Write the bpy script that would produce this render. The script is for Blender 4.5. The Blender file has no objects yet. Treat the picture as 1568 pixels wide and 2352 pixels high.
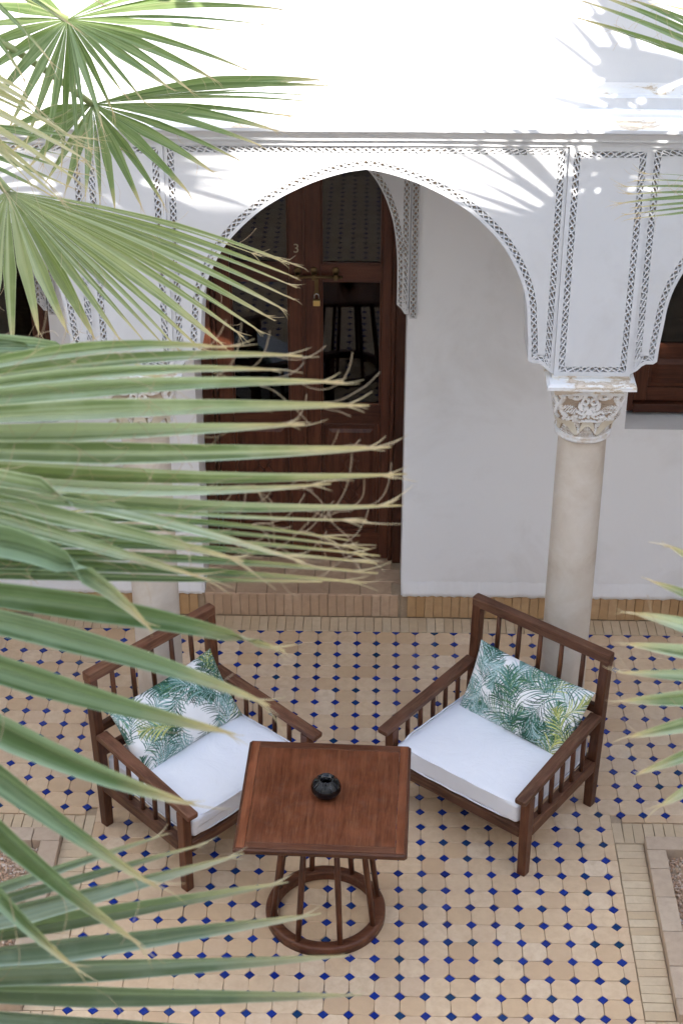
import bpy, bmesh, math, random
import numpy as np
from mathutils import Vector, Matrix, noise
from mathutils.geometry import tessellate_polygon

random.seed(7)
rng = np.random.default_rng(11)
SC = bpy.context.scene
COL = SC.collection

# ------------------------------------------------------------------ camera
PITCH, YAW, ROLL = 0.541897, -0.019347, 0.002347
CAM = Vector((0.0656, -5.2358, 5.6726))
FPX = 1724.9            # focal length in pixels of the 682 x 1024 frame
cp, sp, cy_, sy_ = math.cos(PITCH), math.sin(PITCH), math.cos(YAW), math.sin(YAW)
FW = Vector((sy_ * cp, cy_ * cp, -sp))
R0 = Vector((cy_, -sy_, 0.0))
U0 = R0.cross(FW)
RT = R0 * math.cos(ROLL) + U0 * math.sin(ROLL)
UP = U0 * math.cos(ROLL) - R0 * math.sin(ROLL)
cd = bpy.data.cameras.new("camera")
cam = bpy.data.objects.new("camera", cd)
COL.objects.link(cam)
M = Matrix((RT, UP, -FW)).transposed().to_4x4()
M.translation = CAM
cam.matrix_world = M
cd.sensor_fit = 'VERTICAL'
cd.sensor_height = 36.0
cd.sensor_width = 24.0
cd.lens = FPX / 1024 * 36.0
cd.clip_start, cd.clip_end = 0.05, 500
cd.dof.use_dof = True
cd.dof.focus_distance = 7.9
cd.dof.aperture_fstop = 8.5
SC.camera = cam

# ------------------------------------------------------------------ sky, sun, exposure
SUN_EL, SUN_AZ = math.radians(38.5), math.radians(34.0)   # sun stands behind and right of the camera
SD = Vector((-math.sin(SUN_AZ) * math.cos(SUN_EL), math.cos(SUN_AZ) * math.cos(SUN_EL), -math.sin(SUN_EL)))
w = bpy.data.worlds.new("World")
SC.world = w
w.use_nodes = True
nt = w.node_tree
nt.nodes.clear()
sky = nt.nodes.new('ShaderNodeTexSky')
sky.sky_type = 'NISHITA'
sky.sun_disc = False
sky.sun_elevation = SUN_EL
sky.sun_rotation = math.radians(180) - SUN_AZ
bg = nt.nodes.new('ShaderNodeBackground')
bg.inputs[1].default_value = 0.145
ow = nt.nodes.new('ShaderNodeOutputWorld')
nt.links.new(sky.outputs[0], bg.inputs[0])
nt.links.new(bg.outputs[0], ow.inputs[0])
sl = bpy.data.lights.new("sun", 'SUN')
sl.energy = 3.2
sl.angle = math.radians(0.53)
sl.color = (1.0, 0.97, 0.93)
sun = bpy.data.objects.new("sun", sl)
COL.objects.link(sun)
sun.rotation_euler = SD.to_track_quat('-Z', 'Y').to_euler()
sun.location = (6, -9, 12)
SC.view_settings.view_transform = 'Standard'
SC.view_settings.look = 'None'
SC.view_settings.gamma = 1.0
SC.view_settings.exposure = 2.12
SC.render.engine = 'CYCLES'
SC.cycles.use_denoising = True
SC.cycles.max_bounces = 9
SC.cycles.diffuse_bounces = 6
SC.cycles.glossy_bounces = 4
SC.cycles.transmission_bounces = 4
SC.cycles.caustics_reflective = False
SC.cycles.caustics_refractive = False

VK = 682 / 1568
def PX(x, y, D):
    """photo position (1568 x 2352 grid) at depth D metres along the optical axis"""
    return CAM + (FW + RT * ((x * VK - 341) / FPX) + UP * ((512 - y * VK) / FPX)) * D
def ONY(x, y, Y):
    d = FW + RT * ((x * VK - 341) / FPX) + UP * ((512 - y * VK) / FPX)
    return CAM + d * ((Y - CAM.y) / d.y)

# ------------------------------------------------------------------ helpers
class MB:
    def __init__(self):
        self.v, self.f, self.m, self.s = [], [], [], []
    def add(self, vs, fs, mi=0, sm=False):
        o = len(self.v)
        self.v += [tuple(p) for p in vs]
        for f in fs:
            self.f.append(tuple(i + o for i in f)); self.m.append(mi); self.s.append(sm)
    def box(self, x0, x1, y0, y1, z0, z1, mi=0):
        v = [(x, y, z) for z in (z0, z1) for y in (y0, y1) for x in (x0, x1)]
        self.add(v, [(0, 2, 3, 1), (4, 5, 7, 6), (0, 1, 5, 4), (2, 6, 7, 3), (0, 4, 6, 2), (1, 3, 7, 5)], mi)
    def tube(self, pts, rad, n=8, mi=0, cap=True):
        pts = [Vector(p) for p in pts]
        if not hasattr(rad, '__len__'): rad = [rad] * len(pts)
        vs, fs = [], []
        t0 = (pts[1] - pts[0]).normalized()
        a = t0.orthogonal().normalized()
        for i, p in enumerate(pts):
            t = (pts[min(i + 1, len(pts) - 1)] - pts[max(i - 1, 0)])
            t = t.normalized() if t.length > 1e-9 else t0
            a = (a - t * a.dot(t)); a = a.normalized() if a.length > 1e-6 else t.orthogonal().normalized()
            b = t.cross(a)
            for k in range(n):
                g = 2 * math.pi * k / n
                vs.append(p + (a * math.cos(g) + b * math.sin(g)) * rad[i])
        for i in range(len(pts) - 1):
            for k in range(n):
                k2 = (k + 1) % n
                fs.append((i * n + k, i * n + k2, (i + 1) * n + k2, (i + 1) * n + k))
        if cap:
            fs.append(tuple(range(n))[::-1]); fs.append(tuple((len(pts) - 1) * n + k for k in range(n)))
        self.add(vs, fs, mi, n > 5)
    def lathe(self, prof, n=32, c=(0, 0, 0), mi=0, sm=True):
        vs, fs = [], []
        for (r, z) in prof:
            for k in range(n):
                g = 2 * math.pi * k / n
                vs.append((c[0] + r * math.cos(g), c[1] + r * math.sin(g), c[2] + z))
        for i in range(len(prof) - 1):
            for k in range(n):
                k2 = (k + 1) % n
                fs.append((i * n + k, i * n + k2, (i + 1) * n + k2, (i + 1) * n + k))
        self.add(vs, fs, mi, sm)
    def mesh(self, name, mats):
        me = bpy.data.meshes.new(name)
        me.from_pydata(self.v, [], self.f)
        for mt in (mats if isinstance(mats, (list, tuple)) else [mats]): me.materials.append(mt)
        if len(self.f):
            me.polygons.foreach_set('material_index', self.m)
            me.polygons.foreach_set('use_smooth', self.s)
        me.update()
        return me
    def build(self, name, mats, parent=None):
        return link(name, self.mesh(name, mats), parent)

def link(name, me, parent=None):
    o = bpy.data.objects.new(name, me)
    COL.objects.link(o)
    if parent is not None: o.parent = parent
    return o
def tag(o, label=None, cat=None, group=None, kind=None):
    if label: o['label'] = label
    if cat: o['category'] = cat
    if group: o['group'] = group
    if kind: o['kind'] = kind
    return o
def thing(name, label, cat, loc=(0, 0, 0), rz=0.0, group=None):
    o = bpy.data.objects.new(name, None)
    o.empty_display_size = 0.1
    COL.objects.link(o)
    o.location = loc; o.rotation_euler = (0, 0, rz)
    return tag(o, label, cat, group)
def copy_tree(o, parent=None):
    c = o.copy(); COL.objects.link(c); c.parent = parent
    for ch in o.children: copy_tree(ch, c)
    return c
def bev(me, off, seg=2):
    bm = bmesh.new(); bm.from_mesh(me)
    bmesh.ops.remove_doubles(bm, verts=bm.verts, dist=1e-5)
    bmesh.ops.recalc_face_normals(bm, faces=bm.faces)
    ed = [e for e in bm.edges if len(e.link_faces) == 2 and e.calc_face_angle(0) > 0.6]
    bmesh.ops.bevel(bm, geom=ed, offset=off, segments=seg, profile=0.6, affect='EDGES', clamp_overlap=True)
    bm.to_mesh(me); bm.free()
    return me
def bar(p0, p1, a, b, a2=None, b2=None, side=(1, 0, 0)):
    """a straight four-sided bar from p0 to p1, a wide along 'side', b the other way"""
    p0, p1 = Vector(p0), Vector(p1)
    t = (p1 - p0).normalized(); s = Vector(side); s = (s - t * s.dot(t)).normalized(); q = t.cross(s)
    a2 = a if a2 is None else a2; b2 = b if b2 is None else b2
    m = MB(); vs = []
    for p, aa, bb in ((p0, a, b), (p1, a2, b2)):
        vs += [p - s * aa / 2 - q * bb / 2, p + s * aa / 2 - q * bb / 2, p + s * aa / 2 + q * bb / 2, p - s * aa / 2 + q * bb / 2]
    m.add(vs, [(0, 3, 2, 1), (4, 5, 6, 7), (0, 1, 5, 4), (1, 2, 6, 5), (2, 3, 7, 6), (3, 0, 4, 7)])
    return m
def bbar(name, mat, parent, p0, p1, a, b, a2=None, b2=None, side=(1, 0, 0), off=0.005, seg=2):
    return link(name, bev(bar(p0, p1, a, b, a2, b2, side).mesh(name, mat), off, seg), parent)
def bbox(name, mat, parent, x0, x1, y0, y1, z0, z1, off=0.005, seg=2):
    m = MB(); m.box(x0, x1, y0, y1, z0, z1)
    return link(name, bev(m.mesh(name, mat), off, seg), parent)

# ------------------------------------------------------------------ materials
class NT:
    def __init__(self, name):
        self.m = bpy.data.materials.new(name); self.m.use_nodes = True
        self.t = self.m.node_tree; self.b = self.t.nodes['Principled BSDF']
        self.out = self.t.nodes['Material Output']
    def n(self, typ, **kw):
        nd = self.t.nodes.new(typ)
        for k, v in kw.items():
            if k in ('ins',):
                for kk, vv in v.items():
                    s = nd.inputs[kk]
                    if hasattr(vv, 'is_output'): self.t.links.new(vv, s)
                    else: s.default_value = vv
            else: setattr(nd, k, v)
        return nd
    def l(self, a, b): self.t.links.new(a, b)
    def coord(self, kind='Object', scale=(1, 1, 1)):
        tc = self.n('ShaderNodeTexCoord'); mp = self.n('ShaderNodeMapping')
        mp.inputs['Scale'].default_value = scale
        self.l(tc.outputs[kind], mp.inputs[0]); return mp.outputs[0]
    def noise(self, vec, scale, detail=4, rough=0.55, dist=0.0):
        nd = self.n('ShaderNodeTexNoise'); self.l(vec, nd.inputs['Vector'])
        nd.inputs['Scale'].default_value = scale; nd.inputs['Detail'].default_value = detail
        nd.inputs['Roughness'].default_value = rough; nd.inputs['Distortion'].default_value = dist
        return nd.outputs[0]
    def ramp(self, fac, stops):
        nd = self.n('ShaderNodeValToRGB'); e = nd.color_ramp.elements
        while len(e) < len(stops): e.new(0.5)
        for i, (p, c) in enumerate(stops):
            e[i].position = p; e[i].color = (*c, 1) if len(c) == 3 else c
        self.l(fac, nd.inputs[0]); return nd.outputs[0]
    def mix(self, fac, a, b, mode='MIX'):
        nd = self.n('ShaderNodeMix', data_type='RGBA', blend_type=mode)
        for i, vv in ((0, fac), (6, a), (7, b)):
            s = nd.inputs[i]
            if hasattr(vv, 'is_output'): self.l(vv, s)
            else: s.default_value = vv if i == 0 else ((*vv, 1) if len(vv) == 3 else vv)
        return nd.outputs[2]
    def math(self, op, a, b=0.0):
        nd = self.n('ShaderNodeMath', operation=op)
        for i, vv in enumerate((a, b)):
            if hasattr(vv, 'is_output'): self.l(vv, nd.inputs[i])
            else: nd.inputs[i].default_value = vv
        return nd.outputs[0]
    def rand(self):
        oi = self.n('ShaderNodeObjectInfo'); g = self.n('ShaderNodeNewGeometry')
        return self.math('FRACT', self.math('ADD', self.math('MULTIPLY', oi.outputs['Random'], 7.31), self.math('MULTIPLY', g.outputs['Random Per Island'], 5.17)))
    def bump(self, h, strength, dist):
        nd = self.n('ShaderNodeBump'); nd.inputs['Strength'].default_value = strength; nd.inputs['Distance'].default_value = dist
        self.l(h, nd.inputs['Height']); self.l(nd.outputs[0], self.b.inputs['Normal'])
    def fin(self, col=None, rough=None, spec=None, **kw):
        for k, v in (('Base Color', col), ('Roughness', rough), ('Specular IOR Level', spec)):
            if v is None: continue
            if hasattr(v, 'is_output'): self.l(v, self.b.inputs[k])
            else: self.b.inputs[k].default_value = (*v, 1) if k == 'Base Color' else v
        for k, v in kw.items(): self.b.inputs[k].default_value = v
        return self.m

def plaster(name, c, c2, amp=0.004, sc=3.0, rough=0.75):
    n = NT(name); v = n.coord()
    a = n.noise(v, sc, 5); b = n.noise(v, 60, 3); d = n.noise(v, 9, 4)
    col = n.mix(n.math('MULTIPLY', a, 0.8), c, c2)
    blot = n.ramp(n.noise(v, 1.7, 7, .66, .5), [(.50, (0, 0, 0)), (.68, (1, 1, 1))])
    col = n.mix(n.math('MULTIPLY', blot, .5), col, tuple(x * f for x, f in zip(c2, (.86, .84, .81))))
    n.bump(n.math('ADD', n.math('MULTIPLY', b, 0.25), d), 0.35, amp)
    return n.fin(col, rough, 0.25)
def weathered(name):
    n = NT(name); v = n.coord(scale=(1.0, 1.5, 3.0))
    a = n.noise(v, 5.5, 8, 0.68, 0.4); a2 = n.noise(n.coord(), 1.1, 2)
    k = n.math('ADD', n.math('MULTIPLY', a, 0.75), n.math('MULTIPLY', a2, 0.45))
    col = n.ramp(k, [(0.0, (.82, .82, .81)), (.64, (.80, .79, .77)), (.675, (.76, .71, .62)), (.69, (.48, .37, .25)), (.71, (.66, .56, .44)), (.8, (.72, .65, .56))])
    n.bump(k, 0.5, 0.006)
    return n.fin(col, 0.8, 0.2)
WHITE = plaster('white_plaster', (.67, .668, .666), (.635, .633, .632))
WHITE2 = plaster('white_limewash', (.83, .83, .82), (.79, .79, .78), 0.006, 2.0)
WHITE3 = plaster('lightened_limewash', (.88, .875, .87), (.85, .845, .84), 0.005, 2.0)  # limewash lightened to put missing gallery light into the colour
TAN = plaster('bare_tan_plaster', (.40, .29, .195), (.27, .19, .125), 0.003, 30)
CORN = weathered('weathered_white_paint')

def wood(name, axis, c0=(.026, .0085, .004), c1=(.078, .026, .0115), c2=(.155, .063, .027), rough=0.38, wear=0.5):
    n = NT(name)
    sc = {'x': (3, 40, 40), 'y': (40, 3, 40), 'z': (40, 40, 3)}[axis]
    v = n.coord(scale=sc)
    oi = n.n('ShaderNodeObjectInfo')
    off = n.n('ShaderNodeVectorMath', operation='ADD'); n.l(v, off.inputs[0])
    cmb = n.n('ShaderNodeCombineXYZ')
    for i in range(3): n.l(n.math('MULTIPLY', oi.outputs['Random'], 37.0 + i), cmb.inputs[i])
    n.l(cmb.outputs[0], off.inputs[1]); v = off.outputs[0]
    a = n.noise(v, 1.3, 6, 0.62, 0.6); b = n.noise(v, 7, 3, 0.6)
    big = n.noise(n.coord(), 7, 4)
    k = n.math('ADD', n.math('MULTIPLY', a, 0.75), n.math('MULTIPLY', b, 0.25))
    col = n.ramp(k, [(.25, c0), (.48, c1), (.72, c2)])
    col = n.mix(n.math('MULTIPLY', n.ramp(big, [(.45, (0, 0, 0)), (.75, (1, 1, 1))]), wear), col, tuple(min(1, x * 1.8 + .008) for x in c1))
    fleck = n.ramp(n.noise(v, 5.2, 2, .5), [(.70, (0, 0, 0)), (.76, (1, 1, 1))])
    col = n.mix(n.math('MULTIPLY', fleck, 0.35 * wear), col, (.24, .145, .085))
    hv = n.n('ShaderNodeHueSaturation'); n.l(col, hv.inputs['Color'])
    n.l(n.math('ADD', n.math('MULTIPLY', oi.outputs['Random'], .5), .78), hv.inputs['Value'])
    dust = n.ramp(n.noise(n.coord(), 19, 5, .7), [(.52, (0, 0, 0)), (.75, (1, 1, 1))])
    col = n.mix(n.math('MULTIPLY', dust, .22 * wear), hv.outputs[0], (.20, .14, .10))
    n.bump(k, 0.3, 0.002)
    return n.fin(col, n.ramp(dust, [(0, (rough,) * 3), (1, (min(1, rough * 1.7),) * 3)]), 0.32)
WX, WY, WZ = (wood('brown_wood_' + a, a) for a in 'xyz')
RAIL = {a: wood('worn_wood_' + a, a, (.032, .0115, .0055), (.090, .034, .0165), (.21, .115, .062), .5, 0.85) for a in 'xyz'}
TX = wood('table_wood', 'y', (.062, .017, .0065), (.135, .041, .0165), (.22, .088, .040), .30, .5)
DW = {a: wood('door_wood_' + a, a, (.026, .0075, .004), (.066, .020, .0095), (.105, .036, .017), .33, .25) for a in 'xyz'}

def simple(name, c, rough=.5, spec=.5, metal=0.0, var=0.0, scale=20):
    n = NT(name)
    col = c
    if var:
        a = n.noise(n.coord(), scale, 4)
        col = n.mix(a, tuple(x * (1 - var) for x in c), tuple(min(1, x * (1 + var)) for x in c))
    return n.fin(col, rough, spec, Metallic=metal)
BRASS = simple('dull_brass', (.16, .105, .045), .45, .5, .8, .3)
BRASS2 = simple('padlock_brass', (.62, .44, .16), .3, .5, .8, .12)
STEEL = simple('shackle_steel', (.6, .6, .6), .25, .5, 1.0)
PAINT3 = simple('pale_painted_numeral', (.40, .33, .22), .6)
BLACKG = simple('black_glaze', (.003, .003, .0035), .05, .5)
BLACKP = simple('black_plastic', (.012, .012, .012), .45)
CLOTH = NT('white_cotton')
_v = CLOTH.coord(); _a = CLOTH.noise(_v, 5, 4, .6, 1.2); _b = CLOTH.noise(_v, 400, 2)
CLOTH.bump(CLOTH.math('ADD', _a, CLOTH.math('MULTIPLY', _b, .05)), .6, .016)
CLOTH = CLOTH.fin(CLOTH.mix(_a, (.74, .74, .77), (.80, .80, .82)), .85, .15)

n = NT('beige_stone_shaft'); v = n.coord(); a = n.noise(v, 4, 6, .6, .5); b = n.noise(v, 40, 4, .7)
n.bump(n.math('ADD', a, n.math('MULTIPLY', b, .4)), .25, .004)
SHAFT = n.fin(n.mix(n.math('MULTIPLY', b, .35), n.ramp(a, [(.3, (.52, .43, .34)), (.45, (.63, .55, .455)), (.55, (.67, .60, .51)), (.7, (.72, .66, .58))]), (.50, .41, .32)), .55, .3)
n = NT('cream_carved_plaster'); v = n.coord(); a = n.noise(v, 12, 6, .65)
CREAM = n.fin(n.ramp(a, [(.3, (.74, .71, .66)), (.5, (.80, .79, .77)), (.68, (.62, .52, .41))]), .7, .25)

def tile_mat(name, cols, rough, spec, mott, dirt):
    n = NT(name); rd = n.rand(); v = n.coord()
    g = n.n('ShaderNodeNewGeometry'); vp = g.outputs['Position']
    a = n.noise(vp, 22, 6, .62, .3); b = n.noise(vp, 90, 4, .65); c = n.noise(vp, 1.3, 4)
    base = n.ramp(rd, [(i / (len(cols) - 1), c_) for i, c_ in enumerate(cols)])
    col = n.mix(n.math('MULTIPLY', n.ramp(a, [(.38, (0, 0, 0)), (.7, (1, 1, 1))]), mott), base, dirt)
    col = n.mix(n.math('MULTIPLY', n.ramp(b, [(.6, (0, 0, 0)), (.78, (1, 1, 1))]), mott * .6), col, tuple(min(1, x * 1.5) for x in dirt))
    col = n.mix(n.math('MULTIPLY', n.ramp(c, [(.4, (0, 0, 0)), (.68, (1, 1, 1))]), mott * .7), col, tuple(x * .9 for x in cols[1]))
    n.bump(n.math('ADD', a, n.math('MULTIPLY', b, .5)), .35, .003)
    return n.fin(col, n.ramp(a, [(.3, (rough * .8,) * 3), (.7, (rough * 1.2,) * 3)]), spec)
TAN_T = tile_mat('tan_terracotta_tile', [(.67, .48, .30), (.60, .41, .24), (.73, .555, .375), (.64, .45, .275), (.76, .60, .425), (.55, .37, .22), (.69, .50, .315), (.72, .545, .36), (.62, .445, .295), (.68, .50, .32)], .42, .4, .62, (.53, .35, .215))
BRICK_T = tile_mat('pale_brick_tile', [(.60, .46, .295), (.53, .39, .24), (.65, .52, .35), (.57, .42, .265), (.62, .485, .325)], .55, .3, .55, (.47, .35, .235))
BASE_T = tile_mat('ochre_brick_tile', [(.52, .33, .165), (.45, .27, .125), (.56, .375, .21), (.48, .30, .15)], .5, .35, .5, (.36, .215, .105))
STEP_T = tile_mat('brown_step_tile', [(.47, .31, .195), (.52, .36, .235), (.43, .28, .175), (.55, .39, .265)], .5, .35, .55, (.36, .24, .155))
KERB_T = tile_mat('kerb_stone', [(.50, .375, .265), (.45, .335, .235), (.54, .42, .305)], .65, .25, .5, (.36, .265, .19))
BLUE_T = tile_mat('cobalt_glazed_tile', [(.010, .030, .23), (.008, .022, .17), (.014, .040, .27), (.007, .018, .13), (.012, .035, .25), (.010, .045, .085), (.011, .03, .21)], .16, .5, .25, (.02, .045, .22))
GROUT = simple('sand_grout', (.40, .295, .195), .9, .1, 0, .25, 60)
n = NT('planter_gravel'); rd = n.rand()
GRAVEL = n.fin(n.ramp(rd, [(0, (.44, .27, .17)), (.3, (.58, .39, .26)), (.55, (.36, .24, .17)), (.75, (.62, .50, .40)), (.9, (.50, .31, .18)), (1, (.70, .66, .62))]), .7, .3)
SOIL = simple('planter_soil', (.16, .10, .065), .95, .1, 0, .3, 40)

n = NT('window_glass')
gl = n.n('ShaderNodeBsdfGlossy'); gl.inputs['Roughness'].default_value = .015
tr = n.n('ShaderNodeBsdfTransparent'); tr.inputs[0].default_value = (.55, .58, .60, 1)
fr = n.n('ShaderNodeFresnel'); fr.inputs[0].default_value = 1.5
mx = n.n('ShaderNodeMixShader'); n.l(fr.outputs[0], mx.inputs[0]); n.l(tr.outputs[0], mx.inputs[1]); n.l(gl.outputs[0], mx.inputs[2])
n.l(mx.outputs[0], n.out.inputs[0]); GLASS = n.m
DARKROOM = simple('dark_interior', (.012, .011, .012), .9, .1)  # near-black colour stands in for the darkness of unlit rooms

def leaf_mat(name, base_lo, base_hi, pale, tipc, trans, dry=0.0):
    n = NT(name); rd = n.n('ShaderNodeObjectInfo').outputs['Random']
    at = n.n('ShaderNodeAttribute', attribute_name='tt')
    sep = n.n('ShaderNodeSeparateColor'); n.l(at.outputs['Color'], sep.inputs[0])
    v = n.coord(); a = n.noise(v, 14, 4)
    cb = n.n('ShaderNodeCombineXYZ'); n.l(n.math('MULTIPLY', sep.outputs[2], 1.0), cb.inputs[0]); n.l(n.math('MULTIPLY', sep.outputs[0], .11), cb.inputs[1]); n.l(n.math('MULTIPLY', rd, 60.0), cb.inputs[2])
    f = n.noise(cb.outputs[0], 16, 4, .6); g = n.noise(cb.outputs[0], 2.6, 3, .6)
    col = n.mix(rd, base_lo, base_hi)
    col = n.mix(n.ramp(g, [(.44, (0, 0, 0)), (.58, (.75, .75, .75))]), col, pale)  # pale streaks at random paint in the sky-lit and shaded leaflet halves
    col = n.mix(n.math('MULTIPLY', n.ramp(a, [(.5, (0, 0, 0)), (.7, (1, 1, 1))]), .3), col, pale)
    col = n.mix(n.math('MULTIPLY', sep.outputs[1], .8), col, tuple(min(1, x * 1.15 + .04) for x in pale))           # margins and ribs paler, edge glints painted in with them
    col = n.mix(n.math('MULTIPLY', n.ramp(f, [(.52, (0, 0, 0)), (.70, (1, 1, 1))]), .4), col, (.50, .48, .27))
    if dry: col = n.mix(dry, col, tipc)
    k = n.ramp(n.math('ADD', sep.outputs[0], n.math('MULTIPLY', n.math('SUBTRACT', a, .5), .12)), [(.78, (0, 0, 0)), (.90, (.55, .55, .55)), (.97, (1, 1, 1))])
    col = n.mix(k, col, tipc)
    n.fin(col, .38, .42)
    n.bump(f, .15, .001)
    tl = n.n('ShaderNodeBsdfTranslucent'); n.l(n.mix(.6, col, (.24, .38, .06)), tl.inputs[0])
    mx = n.n('ShaderNodeMixShader'); mx.inputs[0].default_value = trans
    n.l(n.b.outputs[0], mx.inputs[1]); n.l(tl.outputs[0], mx.inputs[2]); n.l(mx.outputs[0], n.out.inputs[0])
    return n.m
LEAF = leaf_mat('palm_leaf_green', (.040, .082, .012), (.075, .13, .024), (.22, .28, .12), (.62, .48, .26), .18)
LEAFO = leaf_mat('palm_leaf_olive', (.10, .145, .028), (.165, .21, .055), (.44, .46, .25), (.62, .48, .26), .26)
LEAFB = leaf_mat('palm_leaf_glaucous_lit', (.065, .115, .013), (.125, .185, .035), (.68, .72, .50), (.70, .55, .31), .16)  # pale tone brightened to paint highlights into the leaf colour
LEAFD = leaf_mat('palm_leaf_dark', (.028, .066, .006), (.055, .105, .012), (.36, .45, .27), (.66, .53, .29), .16)
LEAFG = leaf_mat('palm_leaf_grey_green', (.075, .115, .05), (.125, .165, .085), (.38, .44, .33), (.58, .49, .30), .16)
LEAFY = leaf_mat('palm_leaf_drying', (.30, .31, .13), (.36, .35, .17), (.50, .46, .28), (.62, .50, .30), .30, .3)
STALK = simple('palm_petiole', (.26, .30, .12), .5, .4, 0, .3)
THREAD = simple('palm_thread', (.55, .41, .25), .7, .2)
BARK = NT('palm_bark'); _a = BARK.noise(BARK.coord(scale=(3, 3, 14)), 6, 5)
BARK.bump(_a, .8, .02); BARK = BARK.fin(BARK.ramp(_a, [(.3, (.10, .065, .04)), (.6, (.24, .17, .11)), (.75, (.33, .25, .17))]), .9, .1)

# ------------------------------------------------------------------ dimensions
P = 0.11                       # tile pitch
YF, YA, YW = 1.87, 2.00, 3.013  # arcade face, column axis, rear wall
XC, HS = 0.028, 1.04           # arch centre, half bay
YD = 3.39                      # door plane
ZS = 0.156                     # step height

# ------------------------------------------------------------------ floor
floor = MB()
floor.box(-9, 9, -6.2, 3.6, -0.3, -0.012)
floor = tag(floor.build('floor', GROUT), 'tan tiled courtyard floor with cobalt blue diamond insets', None, None, 'structure')

def clip(poly, a, b, c):        # keep a*x+b*y<=c
    out = []
    for i in range(len(poly)):
        p, q = poly[i], poly[(i + 1) % len(poly)]
        dp, dq = a * p[0] + b * p[1] - c, a * q[0] + b * q[1] - c
        if dp <= 0: out.append(p)
        if (dp < 0) != (dq < 0) and dp != dq:
            t = dp / (dp - dq); out.append((p[0] + (q[0] - p[0]) * t, p[1] + (q[1] - p[1]) * t))
    return out
def area(poly):
    return abs(sum(poly[i][0] * poly[(i + 1) % len(poly)][1] - poly[(i + 1) % len(poly)][0] * poly[i][1] for i in range(len(poly)))) / 2
def slab(mb, poly, z=0.0, th=0.011, e=0.0022, rnd=None, tilt=0.0):
    """one tile: top face with a worn, lowered edge; poly (x, y) anticlockwise"""
    n = len(poly); cx = sum(p[0] for p in poly) / n; cy = sum(p[1] for p in poly) / n
    tx, ty = ((random.uniform(-tilt, tilt), random.uniform(-tilt, tilt)) if tilt else (0, 0))
    def zz(p, d): return z + d + tx * (p[0] - cx) + ty * (p[1] - cy)
    def ins(p, d):
        L = math.hypot(p[0] - cx, p[1] - cy) or 1
        return (p[0] - (p[0] - cx) / L * d, p[1] - (p[1] - cy) / L * d)
    vs = [(*p, z - th) for p in poly] + [(*p, zz(p, -e * .9)) for p in poly] + [(*ins(p, e), zz(p, 0)) for p in poly]
    fs = [(i, (i + 1) % n, n + (i + 1) % n, n + i) for i in range(n)] + [(n + i, n + (i + 1) % n, 2 * n + (i + 1) % n, 2 * n + i) for i in range(n)]
    fs.append(tuple(2 * n + i for i in range(n)))
    mb.add(vs, fs)

HD = 0.0245                     # half diagonal of a blue diamond
G = 0.0009
def jit(poly, j): return [(x + random.uniform(-j, j), y + random.uniform(-j, j)) for x, y in poly]
def octagon(c, g=G):
    h = P / 2 - g; k = h - HD + g * .4
    pts = [(k, -h), (h, -k), (h, k), (k, h), (-k, h), (-h, k), (-h, -k), (-k, -h)]
    return [(c[0] + x, c[1] + y) for x, y in pts]
def diamond(c, g=G):
    h = HD - g * 1.4
    return [(c[0] + h, c[1]), (c[0], c[1] + h), (c[0] - h, c[1]), (c[0], c[1] - h)]
# the field runs to the rear border, and beside the planters it is narrower
XE = 1.265
YTOP, YP1 = 2.862, 1.265
def field_clip(poly):
    cx = sum(p[0] for p in poly) / len(poly); cy = sum(p[1] for p in poly) / len(poly)
    poly = clip(poly, 0, 1, YTOP)
    if poly and min(p[1] for p in poly) < YP1 and (max(p[0] for p in poly) > XE or min(p[0] for p in poly) < -XE):
        if cy > YP1 and abs(cx) > XE + .001: poly = clip(poly, 0, -1, -YP1)
        elif abs(cx) <= XE + .06 and cy <= YP1: poly = clip(clip(poly, 1, 0, XE), -1, 0, XE)
        elif abs(cx) > XE: poly = clip(poly, 0, -1, -YP1)
    return poly
def depth2(x, y): return (x - CAM.x) ** 2 + (y - CAM.y) ** 2
def inview(x, y, z=0, mg=60):
    d = Vector((x, y, z)) - CAM; zc = d.dot(FW)
    u = (341 + FPX * d.dot(RT) / zc) / VK; v_ = (512 - FPX * d.dot(UP) / zc) / VK
    return -mg < u < 1568 + mg and -mg < v_ < 2352 + mg
tans, blues = [], []
for j in range(-32, 27):
    for i in range(-26, 27):
        c = ((i + .5) * P, (j + .5) * P)
        if abs(c[0]) > XE + .06 and c[1] < YP1 - P: pass
        else:
            po = field_clip(octagon(c))
            if len(po) >= 3 and area(po) > 2e-4: tans.append((c, po, len(po) == 8 and area(po) > .0095))
        c = (i * P, j * P)
        if abs(c[0]) > XE + .02 and c[1] < YP1 - .03: continue
        po = field_clip(diamond(c))
        if len(po) >= 3 and area(po) > 1.2e-4: blues.append((c, po, area(po) > .00095))
def place_tiles(items, name, mat, maker, limit, pieces=None):
    """the largest ones in view become single tiles; what is left is one joined part"""
    vis = sorted([t for t in items if inview(*t[0])], key=lambda t: depth2(*t[0]))
    single = [t for t in vis if t[2]][:limit]; ids = {id(t) for t in single}
    variants = []
    for k in range(24):
        m = MB(); slab(m, jit(maker((0, 0)), .0017), 0, .011, .0024); variants.append(m.mesh(name, mat))
    for t in single:
        o = link(name, random.choice(variants), floor)
        o.location = (t[0][0] + random.uniform(-.0005, .0005), t[0][1] + random.uniform(-.0005, .0005), random.uniform(-.0005, .0007))
        o.rotation_euler = (random.uniform(-.008, .008), random.uniform(-.008, .008), random.choice([0, 1, 2, 3]) * math.pi / 2)
    m = MB()
    for t in items:
        if id(t) in ids: continue
        slab(m, jit(t[1], .0008), random.uniform(-.0005, .0007), .011, .0022, tilt=.008)
    o = m.build(name + '_area', mat, floor); o['kind'] = 'stuff'
place_tiles(tans, 'tile', TAN_T, octagon, 295)
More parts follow.
